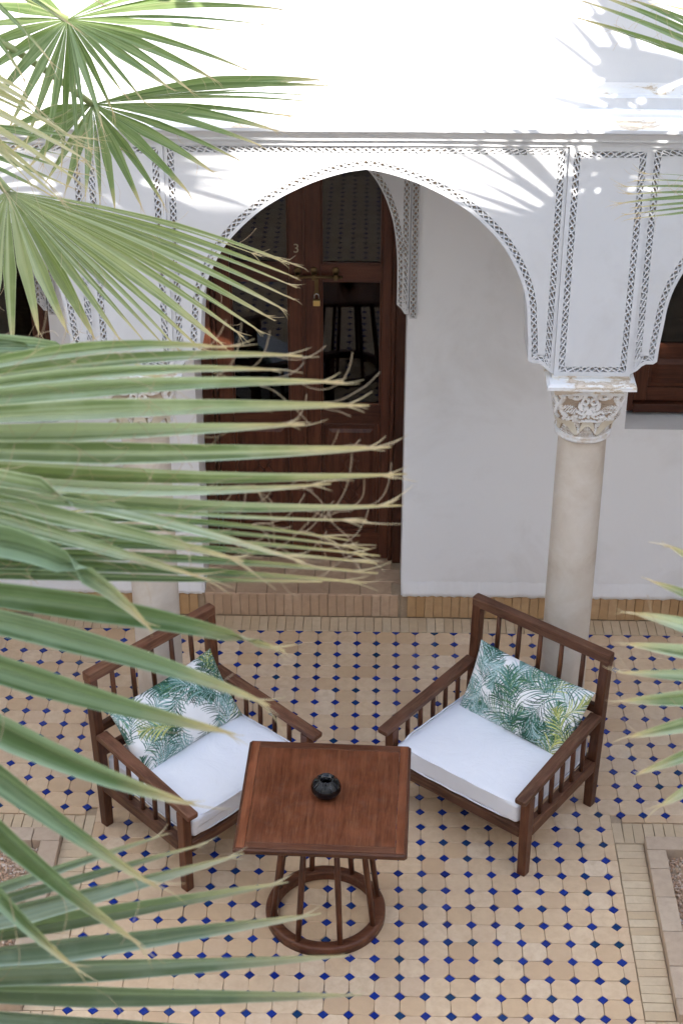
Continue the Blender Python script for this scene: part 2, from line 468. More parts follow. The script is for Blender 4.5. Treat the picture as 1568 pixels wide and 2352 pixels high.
place_tiles(blues, 'diamond_tile', BLUE_T, diamond, 295)

# brick borders ------------------------------------------------------------
BRV = []
for k in range(8):
    m = MB(); L, W = .142, .0485
    slab(m, jit([(-W / 2, -L / 2), (W / 2, -L / 2), (W / 2, L / 2), (-W / 2, L / 2)], .0014), 0, .011, .003); BRV.append(m.mesh('brick', BRICK_T))
def brick(x, y, rot, sx=1, sy=1, parent=None, variants=BRV):
    o = link('brick', random.choice(variants), parent or floor)
    o.location = (x, y, random.uniform(-.001, .001)); o.rotation_euler = (random.uniform(-.01, .01), random.uniform(-.01, .01), rot + random.uniform(-.008, .008))
    o.scale = (sx, sy, 1)
x = -1.85
while x < 1.95:                                  # rear border, bricks end to the wall
    brick(x, 2.937, 0); x += .0505
KX = 1.405                                       # outer face of the planter kerb
for s in (-1, 1):
    y = .02
    while y < 1.10:                              # beside the kerb
        brick(s * 1.336, y, math.pi / 2, 1, .93); y += .0505
    x = 1.29
    while x < 2.0:
        brick(s * x, 1.187, 0); x += .0505       # behind the planter
    x = 1.29
    while x < 1.9:
        brick(s * x, -.080, 0); x += .0505       # in front of it
m = MB()
for s in (-1, 1):
    for x in np.arange(2.0, 3.2, .0505):
        slab(m, [(s * x - .024, 1.116), (s * x + .024, 1.116), (s * x + .024, 1.258), (s * x - .024, 1.258)][::1], 0)
    for y in np.arange(-.20, -3.6, -.0505):
        slab(m, [(s * 1.336 - .066, y - .024), (s * 1.336 + .066, y - .024), (s * 1.336 + .066, y + .024), (s * 1.336 - .066, y + .024)], 0)
o = m.build('brick_area', BRICK_T, floor); o['kind'] = 'stuff'

# planters -------------------------------------------------------------------
def stone_mesh():
    bm = bmesh.new(); bmesh.ops.create_icosphere(bm, subdivisions=1, radius=1)
    out = []
    vs = [v.co.copy() for v in bm.verts]; fs = [[v.index for v in f.verts] for f in bm.faces]; bm.free()
    return vs, fs
SV, SF = stone_mesh()
def planter(x0, x1, y0, y1, label, dense):
    t = thing('planter', label, 'planter', (x0, y0, 0), 0, 'gravel planters sunk in the courtyard floor')
    kw, kh = .092, .048
    X, Y = x1 - x0, y1 - y0
    def stones(a0, a1, horiz, b0, b1):
        a = a0
        while a < a1 - .01:
            L = min(random.choice([.19, .21, .22, .11]), a1 - a)
            if a1 - a - L < .05: L = a1 - a
            g = .0015
            e = random.uniform(-.0015, .0015)
            if horiz: bbox('kerb_stone', KERB_T, t, a + g, a + L - g, b0 + e, b1 + e, -.02, kh + random.uniform(-.002, .002), .006)
            else: bbox('kerb_stone', KERB_T, t, b0 + e, b1 + e, a + g, a + L - g, -.02, kh + random.uniform(-.002, .002), .006)
            a += L
    stones(0, X, True, 0, kw); stones(0, X, True, Y - kw, Y)
    stones(kw, Y - kw, False, 0, kw); stones(kw, Y - kw, False, X - kw, X)
    m = MB(); m.box(kw - .01, X - kw + .01, kw - .01, Y - kw + .01, -.03, -.0145); o = m.build('soil', SOIL, t)
    m = MB()
    for k in range(dense):
        px, py = random.uniform(kw + .006, X - kw - .006), random.uniform(kw + .006, Y - kw - .006)
        if not inview(px + x0, py + y0, 0, 30): continue
        s = random.uniform(.004, .0095); q = Matrix.Rotation(random.uniform(0, 6.3), 3, Vector((random.random(), random.random(), random.random() + .01)).normalized())
        sc = (s * random.uniform(.8, 1.5), s * random.uniform(.7, 1.2), s * random.uniform(.5, .9))
        c = Vector((px, py, random.uniform(-.012, .002)))
        m.add([c + q @ Vector([v[i] * sc[i] * random.uniform(.8, 1.15) for i in range(3)]) for v in SV], SF)
    if m.v:
        o = m.build('gravel', GRAVEL, t); o['kind'] = 'stuff'
    return t
planter(KX, 3.1, -.012, 1.112, 'square gravel planter with stone kerb and a black spike light in it', 16000)
planter(-3.1, -KX, -.012, 1.112, 'square gravel planter with stone kerb half hidden by drooping palm leaflets', 16000)
sl_ = thing('spike_light', 'small black garden spike light standing in the planter gravel', 'garden light', (1.665, .70, -.01))
m = MB(); m.tube([(0, 0, 0), (0, 0, .10)], .008, 8); m.build('spike', BLACKP, sl_)
m = MB(); m.tube([(0, -.04, .115), (0, -.02, .12), (0, .05, .14)], [.034, .036, .022], 16); hd = m.build('lamp_head', BLACKP, sl_)
m = MB(); m.tube([(0, -.043, .1135), (0, -.040, .1145)], [.028, .028], 16); m.build('lens', GLASS, hd)

# ------------------------------------------------------------------ rear wall with door and window openings
OPEN = [(-.879, .247, ZS, 2.75), (-2.76, -1.632, 1.25, 2.75), (1.432, 2.56, 1.25, 2.75)]
wall = thing('rear_wall', 'white plastered gallery wall behind the columns with door and windows', 'wall', (0, YW, 0))
def holed(xs, zs, holes):
    m = MB()
    for a, b in zip(xs, xs[1:]):
        for c, d in zip(zs, zs[1:]):
            mx_, mz_ = (a + b) / 2, (c + d) / 2
            if any(h[0] < mx_ < h[1] and h[2] < mz_ < h[3] for h in holes): continue
            m.add([(a, 0, c), (b, 0, c), (b, 0, d), (a, 0, d)], [(0, 1, 2, 3)])
    for (a, b, c, d) in holes:                 # reveals
        D = .42
        m.add([(a, 0, c), (a, 0, d), (a, D, d), (a, D, c)], [(0, 1, 2, 3)])
        m.add([(b, 0, c), (b, D, c), (b, D, d), (b, 0, d)], [(0, 1, 2, 3)])
        m.add([(a, 0, d), (b, 0, d), (b, D, d), (a, D, d)], [(0, 1, 2, 3)])
        if c > .5: m.add([(a, 0, c), (a, D, c), (b, D, c), (b, 0, c)], [(0, 1, 2, 3)])
    return m
xs = sorted({-6.5, 6.5, *[h[0] for h in OPEN], *[h[1] for h in OPEN]})
zs = sorted({ZS - .002, 3.32, ZS, 1.25, 2.75})
holed(xs, [ZS - .003, 1.25, 2.75, 3.4], OPEN).build('plaster', WHITE3, wall)
# rough lower lip of the limewash over the tiles
m = MB(); random.seed(3)
def lip(x0, x1):
    x = x0; prev = None
    while x < x1:
        z = ZS - .004 + random.uniform(-.007, .004)
        q = [(x, -.004, z), (x, -.004 - .010, z + .004), (x, -.012, z + .03), (x, -.0015, z + .10)]
        if prev: m.add(prev + q, [(0, 4, 5, 1), (1, 5, 6, 2), (2, 6, 7, 3)], 0, True)
        prev = q; x += random.uniform(.012, .03)
lip(-2.3, -.885); lip(.255, 2.3); m.build('limewash_lip', WHITE3, wall)
m = MB(); m.box(-6.5, -.88, .0125, .42, -.05, ZS - .003); m.box(.248, 6.5, .0125, .42, -.05, ZS - .003); m.build('wall_foot', GROUT, wall)
VB = []
for k in range(8):
    m = MB(); Wd, Hh = .0485, .148
    vs = jit([(-Wd / 2, 0), (Wd / 2, 0), (Wd / 2, Hh), (-Wd / 2, Hh)], .0012)
    e = .003
    ins = [(vs[0][0] + e, vs[0][1] + e), (vs[1][0] - e, vs[1][1] + e), (vs[2][0] - e, vs[2][1] - e), (vs[3][0] + e, vs[3][1] - e)]
    m.add([(a, .012, b) for a, b in vs] + [(a, .002, b) for a, b in vs] + [(a, 0, b) for a, b in ins],
          [(0, 1, 5, 4), (1, 2, 6, 5), (2, 3, 7, 6), (3, 0, 4, 7), (4, 5, 9, 8), (5, 6, 10, 9), (6, 7, 11, 10), (7, 4, 8, 11), (8, 9, 10, 11)])
    VB.append(m.mesh('brick', BASE_T))
VS = []
for me in VB:
    c = me.copy(); c.materials.clear(); c.materials.append(STEP_T); VS.append(c)
x = -2.2
while x < 2.3:
    if not (-.90 < x < .27):
        o = link('brick', random.choice(VB), wall); o.location = (x, -.004 + random.uniform(-.0015, .0015), .003); o.rotation_euler = (random.uniform(-.012, .012), 0, random.uniform(-.02, .02))
    x += .0502
# raised threshold of the door
step = tag(MB(), None) if False else thing('door_step', 'brown tiled threshold step under the double door', 'step', (0, YW, 0))
m = MB(); m.box(-.878, .246, .010, .40, -.03, ZS - .010); m.build('core', GROUT, step)
x = -.853
while x < .24:
    o = link('brick', random.choice(VS), step); o.location = (x, -.002 + random.uniform(-.001, .001), .003); o.rotation_euler = (random.uniform(-.01, .01), 0, 0); o.scale = (1.0, 1, .985)
    x += .0505
TV = []
for k in range(5):
    m = MB(); slab(m, jit([(-.088, -.0655), (.088, -.0655), (.088, .0655), (-.088, .0655)], .0015), 0, .010, .003); TV.append(m.mesh('tile', STEP_T))
for r_ in range(3):
    x = -.79 + (.09 if r_ % 2 else 0)
    while x < .2:
        sx = 1.0
        o = link('tile', random.choice(TV), step); o.location = (min(x, .156), .067 + r_ * .133, ZS + random.uniform(-.0005, .0005)); o.rotation_euler = (random.uniform(-.004, .004), random.uniform(-.004, .004), 0)
        x += .179

# ------------------------------------------------------------------ pierced lattice panels
def catmull(pts, step):
    pts = [np.array(p, float) for p in pts]; out = []
    pp = [2 * pts[0] - pts[1]] + pts + [2 * pts[-1] - pts[-2]]
    for i in range(1, len(pp) - 2):
        for t in np.linspace(0, 1, 12, endpoint=False):
            a, b, c, d = pp[i - 1:i + 3]
            out.append(.5 * ((2 * b) + (-a + c) * t + (2 * a - 5 * b + 4 * c - d) * t ** 2 + (-a + 3 * b - 3 * c + d) * t ** 3))
    out.append(pts[-1]); out = np.array(out)
    s = np.concatenate([[0], np.cumsum(np.linalg.norm(np.diff(out, axis=0), axis=1))])
    n = max(2, int(round(s[-1] / step))); q = np.linspace(0, s[-1], n + 1)
    return [(float(np.interp(k, s, out[:, 0])), float(np.interp(k, s, out[:, 1]))) for k in q]
def offset(poly, d):
    n = len(poly); out = []
    for i in range(n):
        p0, p1, p2 = (np.array(poly[(i + k) % n]) for k in (-1, 0, 1))
        e1 = p1 - p0; e1 /= np.linalg.norm(e1); e2 = p2 - p1; e2 /= np.linalg.norm(e2)
        n1 = np.array([-e1[1], e1[0]]); n2 = np.array([-e2[1], e2[0]])
        q = p1 + (n1 + n2) / max(.35, 1 + n1 @ n2) * d
        out.append((float(q[0]), float(q[1])))
    return out
LP = .0335
def lattice_panel(name, outline, parent, rim=.016, band=.027, dep=.021, pitch=LP, back=None, seed=1):
    """outline anticlockwise in (x, z), front face at y = 0 looking to -y; rim, sunk band with crossed bars, raised field"""
    rs = random.Random(seed)
    O = outline; A = offset(O, rim); B = offset(O, rim + band); n = len(O)
    m = MB()
    for i in range(n):
        k = (i + 1) % n
        q = lambda p, y: (p[0], y, p[1])
        m.add([q(O[i], 0), q(O[k], 0), q(A[k], 0), q(A[i], 0)], [(0, 1, 2, 3)])
        m.add([q(O[i], 0), q(O[i], dep + .02), q(O[k], dep + .02), q(O[k], 0)], [(0, 1, 2, 3)])
        m.add([q(A[i], 0), q(A[k], 0), q(A[k], dep), q(A[i], dep)], [(0, 1, 2, 3)])
        m.add([q(B[i], 0), q(B[i], dep), q(B[k], dep), q(B[k], 0)], [(0, 1, 2, 3)])
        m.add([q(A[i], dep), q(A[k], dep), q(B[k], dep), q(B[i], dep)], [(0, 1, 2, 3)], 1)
    tri = tessellate_polygon([[Vector((p[0], p[1], 0)) for p in B]])
    m.add([(p[0], 0, p[1]) for p in B], [tuple(t) for t in tri])
    if back: back(m, O)
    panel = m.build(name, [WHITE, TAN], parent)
    bm = bmesh.new(); bm.from_mesh(panel.data); bmesh.ops.remove_doubles(bm, verts=bm.verts, dist=1e-5); bmesh.ops.recalc_face_normals(bm, faces=bm.faces); bm.to_mesh(panel.data); bm.free()
    b = MB(); W2 = .0025
    for i in range(n):
        k = (i + 1) % n
        a0, a1, b0, b1 = (np.array(v) for v in (A[i], A[k], B[i], B[k]))
        L = np.linalg.norm((a0 + b0) / 2 - (a1 + b1) / 2); c = max(1, int(round(L / pitch)))
        for s in range(c):
            t0, t1 = s / c, (s + 1) / c
            p0, p1 = a0 + (a1 - a0) * t0, a0 + (a1 - a0) * t1
            r0, r1 = b0 + (b1 - b0) * t0, b0 + (b1 - b0) * t1
            for (u, v) in ((p0, r1), (r0, p1)):
                u = u + np.array([rs.uniform(-.0015, .0015), rs.uniform(-.0015, .0015)]); v = v + np.array([rs.uniform(-.0015, .0015), rs.uniform(-.0015, .0015)])
                d = v - u; l = np.linalg.norm(d)
                if l < .004: continue
                d /= l; h = np.array([-d[1], d[0]]) * (W2 + rs.uniform(-.0005, .0007)); y0 = rs.uniform(.0005, .002); hb = h * 1.7
                b.add([(*(u - h)[:1], y0, (u - h)[1]), (*(v - h)[:1], y0, (v - h)[1]), (*(v + h)[:1], y0, (v + h)[1]), (*(u + h)[:1], y0, (u + h)[1]),
                       ((u - hb)[0], dep, (u - hb)[1]), ((v - hb)[0], dep, (v - hb)[1]), ((v + hb)[0], dep, (v + hb)[1]), ((u + hb)[0], dep, (u + hb)[1])],
                      [(0, 1, 2, 3), (0, 4, 5, 1), (2, 6, 7, 3)])
    b.build('lattice_band', WHITE, panel)
    return panel

# ------------------------------------------------------------------ arcade wall
arcade = thing('arcade_wall', 'white courtyard wall with arches edged in pierced lattice bands and a cornice', 'wall', (0, YF, 0))
AR = [(0, 3.112), (.085, 3.098), (.206, 3.06), (.311, 3.012), (.388, 2.968), (.465, 2.914), (.544, 2.84), (.605, 2.769), (.657, 2.683), (.701, 2.585), (.725, 2.49), (.735, 2.384), (.743, 2.30), (.747, 2.212)]
ZT = 3.226
SX = .8655
right = catmull(AR, LP)
foot = [(.764, 2.199), (.797, 2.199), (.815, 2.188), (.834, 2.166), (SX, 2.146)]
top = [(SX, ZT)]
half = right[1:] + foot + top
OUT = [(x, z) for x, z in half] + [(-x, z) for x, z in reversed(half)] + [right[0]]
OUT = OUT[::1]
def ccw(poly):
    s = sum(poly[i][0] * poly[(i + 1) % len(poly)][1] - poly[(i + 1) % len(poly)][0] * poly[i][1] for i in range(len(poly)))
    return poly if s > 0 else poly[::-1]
OUT = ccw(OUT)
TH = .25
def arch_back(m, O):
    n = len(O)
    for i in range(n):
        k = (i + 1) % n
        m.add([(O[i][0], .034, O[i][1]), (O[i][0], TH, O[i][1]), (O[k][0], TH, O[k][1]), (O[k][0], .034, O[k][1])], [(0, 1, 2, 3)])
    tri = tessellate_polygon([[Vector((p[0], p[1], 0)) for p in O]])
    m.add([(p[0], TH, p[1]) for p in O], [tuple(t) for t in tri])
for kk in (-1, 0, 1):
    o = lattice_panel('arch_panel', OUT, arcade, back=arch_back, seed=20 + kk)
    o.location = (XC + kk * 2 * HS, 0, 0)
PW = HS - SX - .0012
PZ = 2.142
for kk in (-3, -1, 1, 3):
    rect = [(-PW, PZ), (PW, PZ), (PW, ZT), (-PW, ZT)]
    o = lattice_panel('pier_panel', rect, arcade, back=arch_back, rim=.020, seed=40 + kk)
    o.location = (XC + kk * HS, -.012, 0)
m = MB()
for kk in (-3, -1, 1, 3):                           # body of the pier behind its panel, seen in the grooves
    m.box(XC + kk * HS - PW - .01, XC + kk * HS + PW + .01, .02, TH - .03, PZ + .015, ZT)
m.build('pier_core', WHITE, arcade)
# cornice: one moulding drawn along the wall
prof = [(.10, 3.47), (.095, 3.385), (.075, 3.372), (.02, 3.368), (.01, 3.362), (.006, 3.350), (-.078, 3.328), (-.086, 3.322), (-.086, 3.308), (-.052, 3.304), (-.054, 3.292), (-.050, 3.289), (-.040, 3.266), (-.040, 3.262), (-.040, 3.255), (-.018, 3.252), (-.022, 3.246), (-.012, 3.244), (-.016, ZT - .001), (.05, ZT - .001)]
m = MB(); xs = np.arange(-6.5, 6.51, .25)
for i, x in enumerate(xs):
    for (a, z) in prof:
        m.v.append((float(x), a + .0015 * math.sin(x * 3.1 + z * 60), z + .0016 * math.sin(x * 2.3) + .001 * math.sin(x * 7)))
n_ = len(prof)
for i in range(len(xs) - 1):
    for k in range(n_ - 1):
        m.f.append((i * n_ + k, i * n_ + k + 1, (i + 1) * n_ + k + 1, (i + 1) * n_ + k)); m.m.append(1 if k < 7 else 0); m.s.append(False)
m.build('cornice', [WHITE, CORN], arcade)
m = MB(); m.box(-6.5, 6.5, .10, .40, 3.40, 11.0); m.build('upper_wall', WHITE, arcade)
m = MB(); m.box(-6.5, 6.5, TH + .002, YW - YF + .45, 3.30, 3.46); m.build('gallery_ceiling', WHITE3, arcade)
m = MB(); m.box(-6.5, 6.5, .05, TH, ZT + .0005, 3.42); m.box(-6.5, XC - 3 * HS - PW, .01, TH, 0, ZT - .002); m.box(XC + 3 * HS + PW, 6.5, .01, TH, 0, ZT - .002); m.build('beam', WHITE, arcade)

# ------------------------------------------------------------------ columns
CR = .117
def carve():
    """height map of one face of the upper block (u across 0..1, v up 0..1)"""
    W_, H_ = 96, 84
    uu, vv = np.meshgrid((np.arange(W_) + .5) / W_, (np.arange(H_) + .5) / H_)
    h = np.zeros((H_, W_))
    def stroke(pts, w0, w1=None):
        w1 = w0 if w1 is None else w1
        nonlocal h
        pts = np.array(catmull(pts, .02))
        for k, p in enumerate(pts):
            ww = w0 + (w1 - w0) * k / len(pts)
            for sx in (0, 1):
                px = 1 - p[0] if sx else p[0]
                h = np.maximum(h, ((uu - px) ** 2 + (vv - p[1]) ** 2 < ww ** 2) * 1.0)
    def groove(pts, w0):
        nonlocal h
        pts = np.array(catmull(pts, .015))
        for p in pts:
            for sx in (0, 1):
                px = 1 - p[0] if sx else p[0]
                h = np.where((uu - px) ** 2 + (vv - p[1]) ** 2 < w0 ** 2, .25, h)
    def ell(cx, cy, a, b, ang):
        nonlocal h
        for sx in (0, 1):
            c2 = 1 - cx if sx else cx; an = math.pi - ang if sx else ang
            dx, dy = uu - c2, vv - cy; x_, y_ = dx * math.cos(an) + dy * math.sin(an), -dx * math.sin(an) + dy * math.cos(an)
            h = np.maximum(h, ((x_ / a) ** 2 + (y_ / b) ** 2 < 1) * 1.0)
    ell(.17, .66, .125, .075, -.55)                       # cones at the corners
    for g in np.arange(-.3, .3, .042):
        groove([(.06 + g + .1, .56), (.20 + g + .1, .80)], .007) if 0 < .16 + g < .35 else None
        groove([(.28 + g, .56), (.12 + g, .80)], .007) if 0 < .2 + g < .35 else None
    stroke([(.03, .97), (.07, .90), (.03, .78), (.05, .62), (.10, .52), (.06, .45)], .028)
    stroke([(.16, .95), (.26, .90), (.33, .93), (.40, .95)], .03, .045)
    stroke([(.34, .80), (.40, .90), (.47, .86), (.44, .77), (.38, .80)], .022)
    stroke([(.33, .78), (.36, .68), (.44, .70), (.47, .60)], .035, .045)
    stroke([(.30, .62), (.36, .58), (.42, .63)], .03)
    stroke([(.22, .52), (.30, .50), (.38, .50), (.42, .56), (.36, .58)], .03)
    stroke([(.12, .45), (.20, .47), (.27, .44)], .028)
    stroke([(.50, .50), (.50, .66)], .03, .010)
    stroke([(.28, .40), (.30, .32), (.31, .22), (.32, .12)], .05, .008)
    stroke([(.22, .42), (.33, .40), (.50, .43)], .02)
    for y0 in (.38, .33, .28, .23): groove([(.31, y0 - .03), (.35, y0)], .007); groove([(.31, y0 - .03), (.265, y0)], .007)
    groove([(.26, .93), (.30, .96)], .007); groove([(.20, .91), (.22, .96)], .007); groove([(.36, .90), (.37, .97)], .007)
    groove([(.38, .70), (.40, .66)], .008); groove([(.45, .66), (.42, .62)], .008); groove([(.30, .53), (.31, .47)], .008); groove([(.36, .53), (.37, .47)], .008)
    groove([(.16, .49), (.17, .44)], .008); groove([(.22, .49), (.235, .43)], .008)
    # scalloped band of smooth leaves
    u4 = np.abs(((uu * 2 + .5) % 1) - .5) * 2              # 0 at leaf edge, 1 at its middle
    line_hi = .40 - .36 * np.exp(-((np.abs(((uu * 2) % 1) - .62) / .16) ** 2)) * 0 - .0
    wave = .22 + .13 * np.cos(2 * math.pi * (uu * 2 + .0))
    return h, uu, vv
HM, UU, VV = carve()
def hsample(u, v):
    H_, W_ = HM.shape
    return HM[min(H_ - 1, max(0, int(v * H_))), min(W_ - 1, max(0, int(u * W_)))]
Z0, Z1, Z2 = 1.797, 1.807, 2.058
def capital_mesh():
    NU, NV = 76 * 4, 74
    vs, fs, mi = [], [], []
    half_t, half_b = .158, .126
    for j in range(NV + 1):
        v = j / NV; z = Z1 + (Z2 - Z1) * v
        kk = max(0.0, min(1.0, (v - .08) / .55)); kk = kk * kk * (3 - 2 * kk)
        rr = half_b + (.145 - half_b) * min(1, v / .42) ** 1.4 if v < .42 else .145 + (half_t - .145) * (v - .42) / .58
        for i in range(NU):
            fidx, fu = divmod(i, NU // 4); u = fu / (NU // 4)
            a = (fidx + u - .5) * math.pi / 2
            cxs, sns = math.cos(a), math.sin(a)
            rc = rr
            rsq = rr / max(abs(math.cos(a - fidx * math.pi / 2)), .05)
            rsq = min(rsq, rr * 1.28)
            r = rc + (rsq - rc) * kk
            # relief
            ph = 2 * math.pi * (u * 2)
            w_lo = .155 + .125 * math.cos(ph)                # lower outline of the leaves
            w_hi = .355 - .20 * max(0, math.cos(ph + math.pi)) ** 3 if True else 0
            w_up = .43 - .30 * max(0.0, -math.cos(2 * math.pi * (u * 2 + .5))) ** 2.5 if False else .0
            leaf_top = .44 - .28 * max(0.0, math.cos(2 * math.pi * (u * 3 + .5) )) ** 4 if False else .44
            h = 0; mt = 0
            lowb = .05 + .20 * (math.cos(math.pi * (u * 2 - 1)) ** 2) ** 1.3 if False else .05 + .22 * abs(math.cos(2 * math.pi * u)) ** 2.2
            hs_ = hsample(u, v)
            if v < .035: h, mt = 1.1, 0
            elif v > .97: h, mt = 1.0, 0
            elif v < lowb:
                t = (math.sin(u * 110) * math.sin(v * 190)); h = .55 if t > -.1 else .1; mt = 0 if t > -.1 else 1
            elif v < lowb + .022: h, mt = .15, 1
            elif v < lowb + .05: h, mt = .95, 2
            elif hs_ > .5 and v > .12: h, mt = 1.0, 0
            elif v < .42 - .26 * math.exp(-((min(abs(u - .31), abs(u - .69)) / .055) ** 2)): h, mt = .80, 2
            else: h, mt = (.12, 1) if hs_ < .2 else (.45, 1)
            r2 = r + .015 * h - .006
            vs.append((r2 * cxs, r2 * sns, z)); mi.append(mt)
    for j in range(NV):
        for i in range(NU):
            i2 = (i + 1) % NU
            fs.append((j * NU + i, j * NU + i2, (j + 1) * NU + i2, (j + 1) * NU + i))
    me = bpy.data.meshes.new('capital'); me.from_pydata(vs, [], fs)
    for mt in (CREAM, CAPBG, SHELL): me.materials.append(mt)
    me.polygons.foreach_set('material_index', [mi[f[0]] if mi[f[0]] == mi[f[2]] else min(mi[f[0]], mi[f[2]]) for f in fs])
    me.update(); return me
CAPBG = plaster('bare_capital_ground', (.46, .36, .265), (.36, .27, .19), .002, 30)
SHELL = plaster('ivory_leaf_plaster', (.70, .65, .53), (.66, .58, .45), .003, 9)
cap_me = capital_mesh()
sm_ = MB(); prof = [(CR + .004, -.01), (CR + .004, .02)] + [(CR * (1.0 + .012 * math.sin(math.pi * t)) - .003 * t, .02 + (Z0 - .02) * t) for t in np.linspace(0, 1, 14)]
sm_.lathe(prof, 48); shaft_me = sm_.mesh('shaft', SHAFT)
rm = MB(); rm.lathe([(.100, Z0 - .016), (.126, Z0 - .016), (.134, Z0 - .010), (.134, Z0 + .006), (.126, Z0 + .013), (.1, Z0 + .013)], 48); ring_me = rm.mesh('neck_ring', CREAM)
am = MB()
for (h0, h1, z0, z1) in ((.164, .166, 2.054, 2.080), (.170, .198, 2.080, 2.094), (.203, .203, 2.094, 2.112), (.203, .190, 2.112, 2.122)):
    am.add([(-h0, -h0, z0), (h0, -h0, z0), (h0, h0, z0), (-h0, h0, z0), (-h1, -h1, z1), (h1, -h1, z1), (h1, h1, z1), (-h1, h1, z1)],
           [(0, 1, 5, 4), (1, 2, 6, 5), (2, 3, 7, 6), (3, 0, 4, 7), (4, 5, 6, 7), (0, 3, 2, 1)])
am.box(-.176, .176, -.13, .13, 2.122, 2.142)
abacus_me = am.mesh('abacus', CORN)
col_labels = {-1: 'beige column with carved white capital behind palm leaflets and the armchair', 1: 'beige round column with carved white capital standing clear of the palm leaves',
              -3: 'beige gallery column with carved capital beside the shuttered window bay', 3: 'beige gallery column with carved capital past the dark window'}
for kk in (-1, 1, -3, 3):
    t = thing('column', col_labels[kk], 'column', (XC + kk * HS, YA, 0), 0, 'columns carrying the arcade')
    for nme, me in (('shaft', shaft_me), ('neck_ring', ring_me), ('capital', cap_me), ('abacus', abacus_me)):
        o = link(nme, me, t)
        if nme == 'capital': o.rotation_euler = (0, 0, math.pi / 2 * 0)

# ------------------------------------------------------------------ lattice surrounds over the door and windows
BA = [(.505, 1.985), (.505, 2.17), (.499, 2.289), (.487, 2.394), (.466, 2.487), (.432, 2.579), (.382, 2.669), (.30, 2.76), (.20, 2.835), (.10, 2.89), (0, 2.925)]
bcur = catmull(BA, LP)
bhalf = [(.566, 3.06)] + [(.566, 1.928)] + [(.548, 1.932), (.528, 1.962)] + bcur      # outer edge down, foot, arch up to apex
BOUT = ccw([(x, z) for x, z in bhalf] + [(-x, z) for x, z in reversed(bhalf[:-1])])
def surround(xr, label):
    t = thing('arch_surround', label, 'lattice', (xr - .563, YW - .034, 0), 0, 'lattice arch surrounds on the gallery wall')
    lattice_panel('arch_panel', BOUT, t, rim=.008, band=.026, dep=.014, seed=int(60 + xr * 10))
    for s in (-1, 1):
        xa, xb = sorted((s * .572, s * .612))
        lattice_panel('side_strip', [(xa, 1.905), (xb, 1.905), (xb, 3.06), (xa, 3.06)], t, rim=.007, band=.0125, dep=.012, seed=int(80 + xr * 10 + s)) if False else None
        m = MB(); st = MB()
        # a narrow strip: two fillets with one row of crossed bars
        m.box(xa, xa + .006, 0, .034, 1.905, 3.06); m.box(xb - .006, xb, 0, .034, 1.905, 3.06); m.box(xa + .006, xb - .006, 0.0004, .034, 1.905, 1.912)
        m.box(xa + .006, xb - .006, .014, .033, 1.912, 3.06, 1)
        z = 1.912
        while z < 3.05:
            for (u0, u1) in ((xa + .006, xb - .006), (xb - .006, xa + .006)):
                d = Vector((u1 - u0, 0, LP)).normalized(); hx = Vector((-d.z, 0, d.x)) * .0026
                a_, b_ = Vector((u0, .001, z)), Vector((u1, .001, z + LP))
                q = Vector((0, .013, 0))
                m.add([a_ - hx, b_ - hx, b_ + hx, a_ + hx, a_ - hx * 1.6 + q, b_ - hx * 1.6 + q, b_ + hx * 1.6 + q, a_ + hx * 1.6 + q], [(0, 1, 2, 3), (0, 4, 5, 1), (2, 6, 7, 3)])
            z += LP
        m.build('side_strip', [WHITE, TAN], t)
    return t
surround(.247, 'white lattice arch framing the top of the brown double door')
surround(-1.632, 'white lattice arch over the dark window behind the fan palm leaf')
surround(2.56, 'white lattice arch over the dark window beside the clear column')

